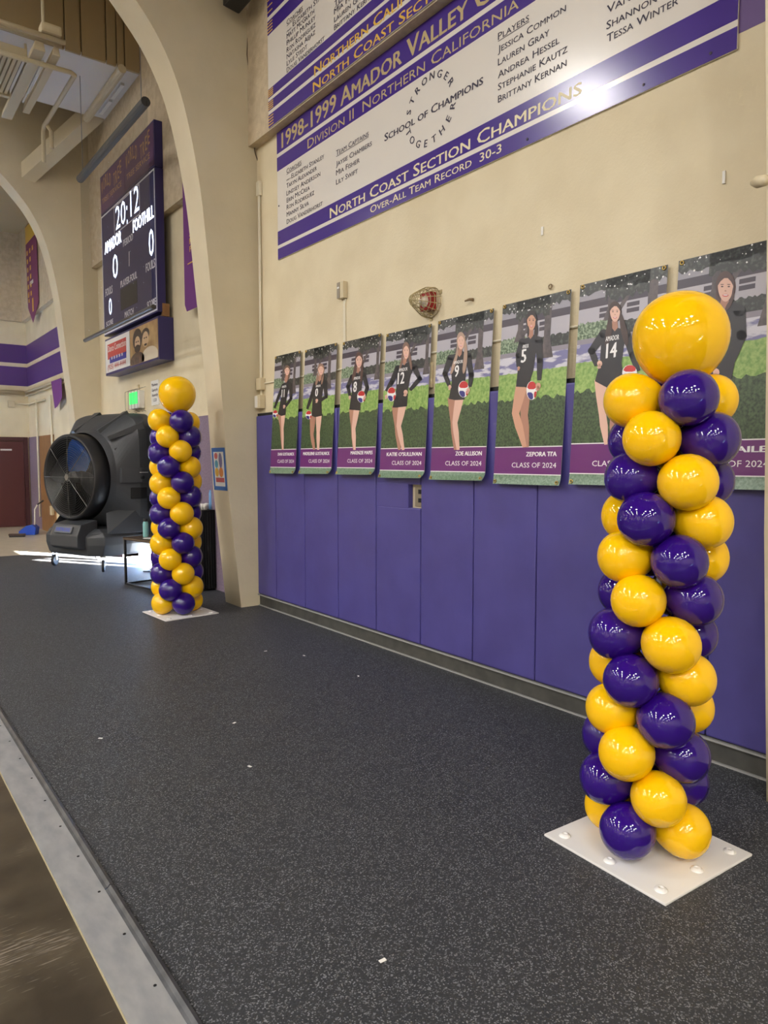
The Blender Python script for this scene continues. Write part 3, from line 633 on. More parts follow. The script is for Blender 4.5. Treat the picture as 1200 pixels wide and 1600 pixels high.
poster('vinyl poster of number 14 volleyball player partly behind the balloons', (907, 448), (1044, 411), (889, 757), C7,
       dict(hair=(66, 48, 46), skin=FAIR, head=(318, 394), hr=(36, 62), neck=(316, 498), sh=((232, 522), (404, 520)), waist=((212, 742), (364, 742)), shorts=((178, 870), (380, 872), (268, 918)), legs=[((320, 860), (310, 1100), (300, 1310)), ((218, 860), (230, 1100), (256, 1310))], lw=(90, 60, 34), arms=[((240, 540), (155, 660), (192, 762)), ((396, 540), (442, 690), (478, 800))], aw=56, ball=((420, 812), 52, 56), hands=[((212, 748), 18)], hairfront=[[(282, 380), (262, 480), (244, 580), (254, 650), (282, 590), (304, 500)], [(352, 370), (392, 470), (416, 590), (396, 640), (366, 560), (350, 470)]], num='14', numc=(294, 655), numw=76, numh=104, team=((300, 570), 92, 34)),
       None, 0, .3, ((.40, .09, .20), (.86, .11, .25)))
p8 = proj((XW - .022, onx(1061, 408, XW - .022)[1] - .588, onx(1061, 408, XW - .022)[2]))
poster('vinyl poster of smiling player between the number 14 poster and arch rib', (1061, 408), p8, (1050, 762), C8,
       dict(hair=(82, 60, 60), skin=FAIR, head=(328, 312), hr=(48, 82), neck=(318, 430), sh=((225, 450), (425, 415)), waist=((225, 680), (400, 680)), shorts=((215, 880), (362, 882), (285, 890)), legs=[((250, 860), (240, 1080), (250, 1260)), ((320, 860), (300, 1080), (300, 1260))], lw=(95, 62, 36), arms=[((412, 450), (425, 600), (350, 790)), ((235, 470), (190, 620), (215, 760))], aw=68, hands=[((272, 826), 20)], hairfront=[[(376, 290), (384, 360), (360, 430), (322, 460), (330, 420), (362, 380)], [(278, 300), (262, 370), (290, 420), (300, 400), (284, 360)]]),
       'BAILEY', .575, .3, ((.38, .10, .22), (.86, .10, .34)), True, 1.0)

# ================================================================ BALLOON COLUMNS
def balloon_mesh(name, L, R, m, pear):
    bm = bmesh.new(); prof = []
    for i in range(19):
        t = math.pi * i / 18; prof.append((R * math.sin(t) * (1 - pear * math.cos(t)), .5 * L * (1 - math.cos(t))))
    prof[0] = (0, 0); prof[-1] = (0, L)
    lathe(bm, prof, 28, Matrix.Rotation(math.pi / 2, 4, 'Y'))
    o = obj(name, bm, m, None, True); me = o.data; bpy.data.objects.remove(o); return me
ME_Y = balloon_mesh('balloon', .252, .119, M_YEL, .14); ME_P = balloon_mesh('balloon', .252, .119, M_PUR, .14)
bm = bmesh.new(); lathe(bm, [(.0, .0), (.012, .0), (.004, .012), (.016, .03), (.012, .034), (0, .034)], 10); o_ = obj('knot', bm, M_YEL, None, True); ME_KNOT = o_.data; bpy.data.objects.remove(o_)
def column(label, base, bs, z_top_layer, n, first, drift, topper, plate_rot, R_top, seedv):
    random.seed(seedv)
    root = thing('balloon_column', label, 'balloon column', (base[0], base[1], 0), 0, 'purple and yellow balloon columns')
    pl = obj('base_plate', (lambda b: (box(b, (-.297, -.297, 0), (.297, .297, .010)), b)[1])(bmesh.new()), M_PLATE, root, bevel=.003); pl.rotation_euler[2] = plate_rot
    bmp = bmesh.new(); lathe(bmp, [(.026, .009), (.022, .016), (.012, .021), (.009, .021), (.008, .018), (0, .018)], 16)
    bo = obj('bolt_bump', bmp, M_PLATE, pl, True); bme = bo.data; bpy.data.objects.remove(bo)
    for q in ((-.235, -.235), (.235, -.235), (-.235, .235), (.235, .235), (0, -.235), (-.235, 0), (0, .235), (.235, 0)):
        b_ = child('bolt_bump', bme, pl, (q[0], q[1], 0))
    bm = bmesh.new(); tube(bm, [(drift(0), 0, .01), (drift(0), 0, .3), (drift(1) , 0, z_top_layer)], .012, 10); ang = math.atan2(-base[1], -base[0])
    rgt = Vector((cs, -sn, 0))
    bm.free()
    bm = bmesh.new(); tube(bm, [Vector((0, 0, .011))] + [rgt * drift(i / 8) + Vector((0, 0, .1 + (z_top_layer - .1) * i / 8)) for i in range(9)], .012, 10); obj('pole', bm, M_WHITE, root)
    z0 = .128
    for k in range(n):           # k = 0 is the top tier
        z = z_top_layer + (z0 - z_top_layer) * k / (n - 1); frac = 1 - k / (n - 1)
        off = rgt * drift(frac)
        a0 = ang + math.radians(22 if k % 2 == 0 else -25) + random.uniform(-.05, .05)
        fc = first[k]
        for j in range(4):
            a = a0 + j * math.pi / 2
            colr = fc if j % 2 == 0 else ('y' if fc == 'p' else 'p')
            d_ = Vector((math.cos(a), math.sin(a), 0))
            b_ = child('balloon', ME_P if colr == 'p' else ME_Y, root, off + d_ * .028 + Vector((0, 0, z + random.uniform(-.006, .006))), (0, random.uniform(-.06, .06), a))
            s_ = random.uniform(.965, 1.03); b_.scale = (s_ * bs[0], s_ * bs[1], s_ * bs[1])
    # round topper
    bm = bmesh.new(); prof = []
    for i in range(25):
        t = math.pi * i / 24; prof.append((R_top * math.sin(t) * (1 - .07 * math.cos(t)) , R_top * 1.03 * (1 - math.cos(t))))
    prof[0] = (0, 0); prof[-1] = (0, R_top * 2.06); lathe(bm, prof, 40)
    tp = obj('topper_balloon', bm, M_YEL, root, True); tp['label'] = 'large round yellow balloon on top'
    tp.location = rgt * topper[0] + Vector((0, 0, topper[1] - R_top * 1.03))
    kn = child('knot', ME_KNOT, tp, (0, 0, -.03))
    return root
def axis_px(base, z): return proj((base[0], base[1], z))[0]
b1 = (2.640, 1.640); b2 = (2.813, 7.306)
near_px = [1016, 1014, 1015, 1020, 1024, 1029, 1036, 1042, 1048, 1053, 1055, 1058]
def drift1(fr):
    z = .128 + fr * 1.752; i = fr * 11; a = int(min(i, 10)); px = near_px[a] + (near_px[a + 1] - near_px[a]) * (i - a)
    return (px - 8 - axis_px(b1, z)) / 390.0
def drift2(fr):
    z = .128 + fr * 1.9; return (277.5 - 4.5 * fr - axis_px(b2, z)) / 143.0
SEQ = 'pyyppyyppyypp'
column('twelve-tier purple and yellow balloon column in front of the number 14 poster', b1, (.95, .90), 1.866, 12, SEQ[:12], drift1, ((1064 - axis_px(b1, 2.14)) / 400., 2.116), math.radians(-3), .184, 3)
column('thirteen-tier purple and yellow balloon column beside the arch rib and small table', b2, (1.0, 1.0), 2.035, 13, SEQ, drift2, ((277 - axis_px(b2, 2.3)) / 143., 2.315), math.radians(3.8), .190, 5)

# ================================================================ PORTABLE COOLER
CO = thing('evaporative_cooler', 'large black portable evaporative cooler with round fan grille on casters', 'cooler', (2.762, 11.242, 0), math.atan2(-.937, .35))
ZF, RF = 1.39, .615
def ring_pts(hw, z0, z1, p, d, N=72):
    zc, hh = (z0 + z1) / 2, (z1 - z0) / 2; out = []
    for i in range(N):
        a = 2 * math.pi * i / N; c_, s_ = math.cos(a), math.sin(a)
        out.append((math.copysign(abs(c_) ** p, c_) * hw, d, zc + math.copysign(abs(s_) ** p, s_) * hh))
    return out
def loft(bm, rings, cap0=False, cap1=True):
    vv = [[bm.verts.new(p) for p in r] for r in rings]; n = len(vv[0])
    for a, b in zip(vv, vv[1:]):
        for i in range(n): bm.faces.new((a[i], a[(i + 1) % n], b[(i + 1) % n], b[i]))
    if cap0: bm.faces.new(vv[0])
    if cap1: bm.faces.new(vv[-1][::-1])
bm = bmesh.new()
loft(bm, [ring_pts(.655, ZF - .655, ZF + .655, 1, .12), ring_pts(.68, .70, 2.08, .85, .2), ring_pts(.76, .62, 2.22, .55, .36), ring_pts(.83, .55, 2.32, .36, .50), ring_pts(.85, .52, 2.35, .28, .62), ring_pts(.85, .52, 2.35, .25, .92)])
obj('housing', bm, M_COOL, CO)
bm = bmesh.new(); MF = Matrix.Translation((0, .03, ZF - .005)) @ Matrix.Rotation(-math.pi / 2, 4, 'X') @ Matrix.Scale(.95, 4)
lathe(bm, [(RF, -.15), (.64, -.165), (.665, -.15), (.675, -.02), (.675, .13), (.62, .13), (.60, -.02), (RF, -.15)], 64, MF); obj('shroud', bm, M_BLACK, CO, True)
bm = bmesh.new(); lathe(bm, [(0, .11), (.61, .11), (.61, .115), (0, .115)], 48, MF); obj('fan_backing', bm, M_DARK, CO)
bm = bmesh.new()
for i in range(17):
    r = .07 + i * .033
    torus(bm, r, .0026, MF @ Matrix.Translation((0, 0, -.175 + .02 * (r / .6) ** 2)), 56, 4)
gr = obj('grille', bm, M_GRILL, CO); gr['label'] = 'round wire fan grille'
for k in range(8):
    a = k * math.pi / 4 + .0
    bm = bmesh.new(); tube(bm, [MF @ Vector((.06 * math.cos(a), .06 * math.sin(a), -.182)), MF @ Vector((.63 * math.cos(a), .63 * math.sin(a), -.16))], .0035, 6); obj('spoke', bm, M_GRILL, gr)
bm = bmesh.new(); lathe(bm, [(0, -.195), (.055, -.195), (.06, -.185), (.06, -.176), (0, -.176)], 6, MF); obj('hub_cap', bm, M_GRILL, gr)
M_BLADE_LIT = mat('blade_lit_blue', (36, 110, 214), .35); M_BLADE_SHADE = mat('blade_shade_black', (26, 27, 34), .4)  # like blades: the one catching light is coloured blue, the shaded ones black
for k in range(4):
    a0 = math.radians(18 + 90 * k); bm = bmesh.new(); pts = []
    for r, wd in ((.06, .10), (.2, .17), (.38, .21), (.50, .20), (.575, .14)):
        pts.append((r, wd))
    A = [bm.verts.new(MF @ Vector((r * math.cos(a0) - w_ * math.sin(a0), r * math.sin(a0) + w_ * math.cos(a0), .03))) for r, w_ in pts]
    B_ = [bm.verts.new(MF @ Vector((r * math.cos(a0) + w_ * math.sin(a0), r * math.sin(a0) - w_ * math.cos(a0), -.10))) for r, w_ in pts]
    for i in range(len(pts) - 1): bm.faces.new((A[i], A[i + 1], B_[i + 1], B_[i]))
    bmesh.ops.solidify(bm, geom=bm.faces[:], thickness=.01); obj('fan_blade', bm, M_BLADE_LIT if k == 3 else M_BLADE_SHADE, CO, True)
bm = bmesh.new(); lathe(bm, [(0, -.12), (.07, -.12), (.09, -.08), (.09, .1), (0, .1)], 24, MF); obj('motor_hub', bm, M_BLACK, CO, True)
# tank base
bm = bmesh.new()
def outline(k, front=0.0): return [(-.50 * k, -.19 + front), (.50 * k, -.19 + front), (.70 * k, -.04), (.80 * k, .35), (.82 * k, .95), (-.82 * k, .95), (-.80 * k, .35), (-.70 * k, -.04)]
loft(bm, [[(x, y, z) for x, y in outline(k, fr)] for z, k, fr in ((.235, .90, .05), (.27, .93, .02), (.40, 1.0, 0), (.52, 1.0, 0), (.58, .93, .06), (.63, .80, .16))], True, True)
obj('water_tank', bm, M_COOL, CO, bevel=.012)
bm = bmesh.new(); prism(bm, [(-.20, -.26, .34), (-.20, -.32, .38), (-.20, -.32, .54), (-.20, -.26, .70), (-.20, .02, .76), (-.20, .02, .36)], (.66, 0, 0)); obj('front_cover', bm, M_COOL, CO, bevel=.02)
MP = Matrix.Translation((.12, -.302, .625)) @ Matrix.Rotation(math.radians(-24), 4, 'X')
bm = bmesh.new(); vv = box(bm, (-.20, -.012, -.052), (.20, .012, .052)); bmesh.ops.transform(bm, matrix=MP, verts=bm.verts[:]); npl = obj('name_plate', bm, mat('name_plate_grey', (92, 96, 104), .4), CO, bevel=.006)
v, f_ = text2d('PORTACOOL', False, .03, .2); v = fit(v, .34, .055)
mesh2d('name_lettering', v, f_, lambda a, b: tuple(MP @ Vector((a - .17, -.0135, b - .027))), mat('name_blue', (50, 80, 190), .4), npl, (0, -.0003, 0))
# side details; the camera-side flank runs from (.68,.2) to (.85,.62)
def flank(d): return float(np.interp(d, (.12, .2, .36, .5, .62, .92), (.655, .68, .76, .83, .85, .85)))
def flank_box(name, d0, d1, z0, z1, out, inn, m, parent=CO, bevel=.008):
    bm = bmesh.new(); a, b = flank(d0), flank(d1)
    ds = [d0] + [q_ for q_ in (.36, .5, .62) if d0 < q_ < d1] + [d1]
    prism(bm, [(flank(q_) + out, q_, z0) for q_ in ds] + [(b - inn, d1, z0), (a - inn, d0, z0)], (0, 0, z1 - z0)); return obj(name, bm, m, parent, bevel=bevel)
cp = flank_box('control_panel', .24, .84, 1.30, 1.52, .045, .1, M_COOL)
bm = bmesh.new(); lathe(bm, [(0, 0), (.03, 0), (.026, .03), (0, .03)], 16, Matrix.Translation((flank(.5) + .046, .5, 1.38)) @ Matrix.Rotation(math.pi / 2, 4, 'Y')); obj('knob', bm, M_DARK, cp)
bm = bmesh.new(); box(bm, (flank(.5) + .03, .47, 1.45), (flank(.58) + .0485, .60, 1.458)); obj('panel_print', bm, M_WHITE, cp)
flank_box('recess_shade', .70, .82, 1.62, 1.92, .012, .06, M_DARK); flank_box('recess_shade', .38, .60, 1.06, 1.23, .012, .06, M_DARK); flank_box('recess_shade', .60, .72, .86, 1.10, .012, .06, M_DARK)  # raised blocks; their dark colour stands in for the shade inside recesses
for (a, b, w, h) in (((.55, .16, 1.98), (.80, .60, 2.16), .10, .10), ((.60, .22, 1.80), (.86, .86, 2.06), .09, .12), ((.25, .20, 2.08), (.42, .60, 2.36), .22, .05), ((-.35, .20, 2.08), (-.25, .60, 2.36), .22, .05)):
    bm = bmesh.new(); p, q = Vector(a), Vector(b); t = (q - p).normalized(); sd = t.cross(Vector((0, 0, 1))).normalized(); up = sd.cross(t)
    A = [p, p + sd * w * .1, p + up * h * .1]; 
    prism_pts = [p - sd * w * .15 - up * .02, p + sd * w * .15 - up * .02, p + up * .01]
    end = [q - sd * w * .5 - up * .06, q + sd * w * .5 - up * .06, q + sd * w * .5 + up * h * .5, q - sd * w * .5 + up * h * .5]
    s0 = [p - sd * w * .3 - up * .06, p + sd * w * .3 - up * .06, p + sd * w * .3, p - sd * w * .3]
    loft(bm, [s0, end], True, True); obj('body_fin', bm, M_COOL, CO, bevel=.006)
for sx in (-1, 1):
    bm = bmesh.new(); prism(bm, [(sx * .35, .10, .62), (sx * .80, .10, .60), (sx * .82, .70, .60), (sx * .40, .16, 1.02)], (0, 0, .02)); 
    bm.free()
    bm = bmesh.new(); lo_ = [(sx * .70, .0, .56), (sx * .84, .55, .56), (sx * .84, .95, .56), (sx * .60, .95, .56)]; hi_ = [(sx * .52, .12, .86), (sx * .80, .55, .98), (sx * .84, .95, 1.0), (sx * .5, .95, 1.0)]
    loft(bm, [lo_, hi_], True, True); obj('side_skirt', bm, M_COOL, CO, bevel=.01)
bm = bmesh.new(); lathe(bm, [(0, -.022), (.06, -.022), (.085, -.018), (.09, 0), (.085, .018), (.06, .022), (0, .022)], 24, Matrix.Rotation(math.pi / 2, 4, 'Y')); o_ = obj('wheel', bm, M_BLACK, None, True); ME_WH = o_.data; bpy.data.objects.remove(o_)
bm = bmesh.new(); box(bm, (-.034, -.025, .0), (-.028, .025, .13)); box(bm, (.028, -.025, .0), (.034, .025, .13)); box(bm, (-.04, -.04, .13), (.04, .04, .15)); o_ = obj('fork', bm, M_STEEL); ME_FK = o_.data; bpy.data.objects.remove(o_)
for x_, y_, r_ in ((-.59, 0, .5), (.59, 0, .9), (-.59, .78, .3), (.59, .78, -.4)):
    ca = bpy.data.objects.new('caster', ME_FK); COL.objects.link(ca); ca.parent = CO; ca.location = (x_, y_, .09); ca.rotation_euler[2] = r_
    child('wheel', ME_WH, ca)
pc = [(.83, .66, .72), (.86, .66, .5), (.90, .62, .25), (.93, .60, .02)]
bm = bmesh.new(); tube(bm, pc + [(1.0, .5, .012), (1.15, .55, .012), (1.1, .3, .012), (1.3, .35, .012)], .008, 6); obj('power_cord', bm, M_BLACK, CO, True)

# ================================================================ SIDE TABLE, BOTTLE, PLATE, BLACK TABLE
TB = thing('side_table', 'small wood-topped table with black square legs beside balloon column', 'table', (2.907, 9.449, 0), math.atan2(-.982, .187))
TL_, TD, TH = .69, .42, .625
boxo('table_top', (-.02, -.02, TH - .03), (TL_ + .02, TD + .02, TH), M_TABLE, TB, .003)
for x_ in (0, TL_):
    for y_ in (0, TD): boxo('leg', (x_ - .013, y_ - .013, 0), (x_ + .013, y_ + .013, TH - .0305), M_BLACK, TB)
for a, b in (((0.013, -.012, .002), (TL_ - .013, .012, .024)), ((0.013, TD - .012, .002), (TL_ - .013, TD + .012, .024)), ((-.012, .013, .002), (.012, TD - .013, .024)), ((TL_ - .012, .013, .002), (TL_ + .012, TD - .013, .024))): boxo('foot_bar', a, b, M_BLACK, TB)
q = onz(228, 839, TH)
BT = thing('water_bottle', 'pale aqua water bottle with black lid on small table', 'bottle', (q[0], q[1], TH))
bm = bmesh.new(); lathe(bm, [(0, 0), (.034, 0), (.037, .006), (.037, .17), (.032, .195), (.024, .205), (0, .205)], 24); obj('bottle_body', bm, M_AQUA, BT, True)
bm = bmesh.new(); lathe(bm, [(.026, .2055), (.028, .21), (.028, .24), (.022, .245), (0, .245)], 20); obj('lid', bm, M_BLACK, BT)
q = onz(236, 842.5, TH); bm = bmesh.new(); lathe(bm, [(0, .002), (.06, .002), (.10, .014), (.10, .016), (.06, .006), (0, .006)], 28); pp = obj('paper_plate', bm, M_WHITE, None, True); pp.location = (q[0], q[1], TH)
tag(pp, 'white paper plate lying on small table', 'plate')
bm = bmesh.new(); n_ = 40; vv = []
ring = [(3.49, 8.36), (3.69, 8.36), (3.69, 9.6), (3.49, 9.6)]
def per(t):
    t = (t % 1) * 4; i = int(t); a, b = ring[i], ring[(i + 1) % 4]; return a[0] + (b[0] - a[0]) * (t - i), a[1] + (b[1] - a[1]) * (t - i)
CT = thing('covered_table', 'table under a floor-length black cloth behind the arch rib', 'table', (0, 0, 0))
bm = bmesh.new(); rows = []
for z_, amp in ((1.012, 0), (1.0, .004), (.5, .010), (.02, .016)):
    r_ = []
    for i in range(80):
        x_, y_ = per(i / 80); w_ = amp * math.sin(i * 1.9); dx, dy = x_ - 3.59, y_ - 8.98; l = math.hypot(dx, dy); r_.append((min(x_ + dx / l * w_, 3.698), y_ + dy / l * w_, z_))
    rows.append(r_)
loft(bm, rows[::-1], False, True); obj('cloth', bm, M_CLOTH, CT)
q = ony(331, 797.5, 8.5); BL = thing('water_bottle', 'light blue water bottle on the black cloth table', 'bottle', (q[0], q[1], 1.012))
bm = bmesh.new(); lathe(bm, [(0, 0), (.033, 0), (.035, .01), (.035, .20), (.03, .22), (0, .22)], 20); obj('bottle_body', bm, M_LBLUE, BL, True)
bm = bmesh.new(); lathe(bm, [(.028, .2205), (.028, .245), (0, .248)], 16); obj('lid', bm, M_LBLUE, BL)
for i, (px_, dy_) in enumerate(((321, .0), (317, .03), (323.5, .12))):
    q = ony(px_, 797, 8.46 + dy_); bm = bmesh.new(); lathe(bm, [(0, 0), (.022, 0), (.030, .075), (.028, .075), (.02, .004), (0, .004)], 16)
    o_ = obj('paper_cup', bm, M_WHITE, None, True); o_.location = (q[0], q[1], 1.0125); tag(o_, 'small white paper cup beside light blue bottle on black cloth', 'cup', 'paper cups on the black cloth table')

# ================================================================ SCOREBOARD
YSR = onx(271, 486, XW)[1]; XS = ony(247, 486, YSR)[0]; YSL = onx(163, 520, XS)[1]
zs_top = onx(241, 185, XS)[2]; zs_mid = onx(241.5, 261, XS)[2]; zs_bot = onx(246, 487, XS)[2]; za_top = onx(247.5, 493, XS)[2]; za_bot = onx(249, 561, XS)[2]
SBD = thing('scoreboard', 'large dark blue electronic scoreboard with lit digits on the wall', 'scoreboard', (0, 0, 0))
boxo('sign_case', (XS, YSR, zs_mid + .01), (XU - .002, YSL, zs_top), M_NAVY, SBD, .006)
boxo('case', (XS, YSR, zs_bot), (XU - .002, YSL, zs_mid), M_NAVY, SBD, .006)
XF_ = XS - .004
for k in range(2):
    ya = YSL - .02 - k * (YSL - YSR - .03) / 2; yb = YSL - .02 - (k + 1) * (YSL - YSR - .03) / 2 + .015
    pn = boxo('sign_panel', (XF_, yb, zs_mid + .04), (XS + .002, ya, zs_top - .03), M_SBTOP, SBD)
    n_ = 10; word = 'WORLD TREE'
    for i, ch in enumerate(word):
        if ch == ' ': continue
        v, f_ = text2d(ch, False, .02); v = fit(v, .082, .19); zo = zs_mid + .33 + .06 * math.sin(i * .75)
        yo = ya - .06 - i * .105
        mesh2d('sign_lettering', v, f_, lambda a, b: (XF_ - .002, yo - a, zo + b), M_SBGOLD, pn)
    wall_text('TREE SERVICE', ya - .08, zs_mid + .17, (ya - yb) * .82, .08, XF_ - .002, M_SBGOLD, pn, False, name='sign_lettering')
boxo('face_panel', (XF_, YSR + .02, zs_bot + .03), (XS + .002, YSL - .02, zs_mid - .03), M_SBFACE, SBD)
def frame(par, X, y0, y1, z0, z1, w, m, nm='white_border'):
    for a, b in (((X - .002, y0, z0), (X, y1, z0 + w)), ((X - .002, y0, z1 - w), (X, y1, z1)), ((X - .002, y0, z0 + w), (X, y0 + w, z1 - w)), ((X - .002, y1 - w, z0 + w), (X, y1, z1 - w))): boxo(nm, a, b, m, par)
frame(SBD, XF_, YSR + .015, YSL - .015, zs_bot + .02, zs_mid - .01, .022, M_SBTXT)
a = onx(178.5, 346, XF_); b = onx(219, 337, XF_); ct = onx(219, 286, XF_)
frame(SBD, XF_ - .001, b[1], a[1], b[2] + .02, ct[2] - .0, .016, M_SBTXT, 'clock_border')
XL_ = XF_ - .003
def led_digits(body, p0, p1, cap, m, nm='led_digits'):
    a = onx(*p0, XL_); b = onx(*p1, XL_); wall_text(body, a[1], a[2], a[1] - b[1], cap, XL_, m, SBD, False, bold=.035 if nm == 'caption_lettering' else .0, name=nm)
led_digits('20', (181, 360), (196.5, 352), .34, M_LEDD); led_digits(':', (198, 350), (199.5, 349), .26, M_LEDD); led_digits('12', (204, 339), (217.5, 331), .36, M_LEDD)
led_digits('FOOTHILL', (208, 364), (240, 345.5), .17, M_LED, 'team_lettering'); led_digits('AMADOR', (164, 398), (189.5, 385), .18, M_LED, 'team_lettering')
led_digits('0', (176.5, 437), (184.5, 434), .36, M_LEDD); led_digits('0', (233, 402), (240.5, 399), .36, M_LEDD); led_digits('0', (170.5, 493), (175, 491), .26, M_LEDD)
for t, p0, p1, cap in (('PERIOD', (192.5, 386), (208, 379), .10), ('PLAYER FOUL', (188.5, 450), (214.5, 438), .10), ('FOULS', (165, 464), (176, 459.5), .12), ('FOULS', (228, 426), (242.5, 420), .12), ('MATCH', (195, 497), (209, 491), .09), ('SCORE', (230, 483), (244, 478), .10), ('SCORE', (166, 511), (177, 506.5), .08)): led_digits(t, p0, p1, cap, M_SBTXT, 'caption_lettering')
a = onx(189, 486, XF_); b = onx(215, 474, XF_); boxo('digit_window', (XF_ - .002, b[1], a[2]), (XF_, a[1], a[2] + .32), M_DARK, SBD)
bm = bmesh.new(); tube(bm, [onx(202, y_, XL_) for y_ in (393, 416)], .008, 6); obj('period_digit', bm, M_SBTXT, SBD)
AD = thing('sponsor_box', 'shallow blue sponsor panel below the scoreboard with red white print and sepia portrait', 'sign', (0, 0, 0))
boxo('case', (XS, YSR, za_bot), (XW - .002, YSL - .02, za_top), M_NAVY, AD, .006)
ym = onx(203, 545, XF_)[1]
boxo('white_card', (XF_, ym + .01, za_bot + .04), (XS, YSL - .05, za_top - .03), M_WHITE, AD)
pw = YSL - .05 - ym - .01; hz = za_top - za_bot
M_ADR, M_ADB = mat('ad_red', (190, 74, 66), .5), mat('ad_blue', (50, 50, 150), .5)
boxo('red_block', (XF_ - .002, ym + .17, za_bot + hz * .42), (XF_, YSL - .17, za_top - .10), M_ADR, AD)
boxo('blue_block', (XF_ - .004, ym + .17, za_bot + hz * .30), (XF_ - .0025, YSL - .28, za_bot + hz * .46), M_ADB, AD)
wall_text('Dance Connection', YSL - .20, za_bot + hz * .62, pw - .32, .10, XF_ - .003, M_WHITE, AD, False)
wall_text('* * * * *', YSL - .36, za_bot + hz * .32, pw - .62, .09, XF_ - .005, M_WHITE, AD, False, bold=.03)
wall_text('(925) 444-4444', YSL - .16, za_bot + hz * .14, pw - .30, .08, XF_ - .003, M_ADR, AD, False)
M_SEP, M_SEPD, M_SEPL = mat('sepia_ground', (190, 158, 108), .4, col2=(160, 126, 84), nscale=5), mat('sepia_dark', (66, 52, 44), .4), mat('sepia_skin', (206, 176, 138), .4)
PH = boxo('photo_print', (XF_, YSR + .02, za_bot + .03), (XS, ym - .005, za_top - .03), M_SEP, AD)
for (cy_, cz_, ry_, rz_, m_, l_) in ((.28, .66, .17, .30, M_SEPD, 1), (.28, .56, .10, .19, M_SEPL, 2), (.28, .41, .105, .11, M_SEPD, 3), (.26, .10, .26, .22, mat('sepia_coat', (112, 90, 70), .4, col2=(70, 56, 46), nscale=14), 1), (.245, .60, .025, .02, M_SEPD, 4), (.315, .60, .025, .02, M_SEPD, 4), (.57, .72, .14, .16, M_SEPD, 2), (.57, .58, .11, .21, M_SEPL, 3), (.57, .44, .05, .03, M_SEPD, 4), (.535, .62, .025, .02, M_SEPD, 4), (.605, .62, .025, .02, M_SEPD, 4), (.70, .10, .28, .26, mat('sepia_shirt', (220, 206, 182), .4), 1)):
    ww = ym - YSR; bm = bmesh.new(); pts = ell((ym - .01 - cy_ * ww, za_bot + .03 + cz_ * hz * .9), ry_ * ww, rz_ * hz * .9, 20)
    pts = [(max(min(p_[0], ym - .01), YSR + .025), max(p_[1], za_bot + .032)) for p_ in pts]
    bm.faces.new([bm.verts.new((XF_ - .001 * l_, p_[0], p_[1])) for p_ in pts]); obj('photo_figure', bm, m_, PH)
bm = bmesh.new(); box(bm, (XS + .06, YSR - .002, zs_bot - .05), (XS + .16, YSR + .04, zs_bot + .12)); obj('wood_block', bm, M_WOOD, SBD)
# roll-down guard net in front of it
NT = thing('guard_net', 'see-through mesh guard screen hanging on dark bars before the scoreboard', 'screen', (0, 0, 0))
XN = 2.95; n1, n2, n3, n4 = onx(125, 275, XN), onx(228, 165, XN), onx(133, 533, XN), onx(240, 478, XN)
zt, zb = (n1[2] + n2[2]) / 2, (n3[2] + n4[2]) / 2
bm = bmesh.new(); tube(bm, [(XN, n1[1], zt), (XN, n2[1], zt)], .055, 12); obj('top_roller', bm, mat('roller_grey', (66, 66, 66), .5), NT)
bm = bmesh.new(); tube(bm, [(XN, n3[1], zb), (XN, n4[1], zb)], .028, 12); obj('bottom_bar', bm, mat('bar_grey', (84, 80, 76), .35, metal=.4), NT)
bm = bmesh.new(); bm.faces.new([bm.verts.new(p) for p in ((XN, n1[1], zt), (XN, n1[1], zb), (XN, n4[1] + .05, zb), (XN, n4[1] + .05, zt))]); obj('net', bm, M_NET, NT)
for yv in (n1[1] - .15, n2[1] + .15):
    bm = bmesh.new(); tube(bm, [(XN, yv, zt), (XN, yv, ZC)], .006, 6); obj('hanging_cable', bm, M_STEEL, NT)

# ================================================================ SMALL WALL ITEMS
ES = thing('exit_sign', 'white exit sign box with glowing green face in a wire guard', 'exit sign', (0, 0, 0))
a = onx(211, 636, XW); b = onx(226, 610, XW)
boxo('box', (XW - .09, b[1], 2.43), (XW - .001, a[1], 2.70), M_WHITE, ES, .006)
boxo('green_face', (XW - .093, b[1] + .07, 2.50), (XW - .0905, a[1] - .02, 2.68), mat('exit_green', (70, 220, 110), .5, emit=(60, 255, 120), estr=.8), ES)
for k in range(5):
    bm = bmesh.new(); yv = b[1] - .06 + k * (a[1] - b[1] + .12) / 4; tube(bm, [(XW - .002, yv, 2.38), (XW - .13, yv, 2.42), (XW - .13, yv, 2.70), (XW - .002, yv, 2.75)], .004, 5); obj('guard_wire', bm, M_STEEL, ES)
boxo('conduit', (XW - .03, (a[1] + b[1]) / 2 - .02, 2.70), (XW - .002, (a[1] + b[1]) / 2 + .02, 2.80), M_BEIGEM, ES)
a = onx(237.5, 634, XW); b = onx(248.5, 603, XW)
CS = thing('capacity_sign', 'white capacity notice sign beside the exit sign', 'sign', (0, 0, 0)); hgt = b[2] - a[2] + .05
boxo('sheet', (XW - .008, b[1], a[2]), (XW - .001, a[1], a[2] + .36), M_WHITE, CS)
for i, t in enumerate(('Maximum', 'Capacity for', 'Assembly', '1,223')):
    wall_text(t, a[1] - .03 - (0 if i < 3 else .06), a[2] + .28 - i * .075, (a[1] - b[1]) - .06 - (0 if i < 3 else .12), .042, XW - .0085, M_INK, CS, False, bold=.03)

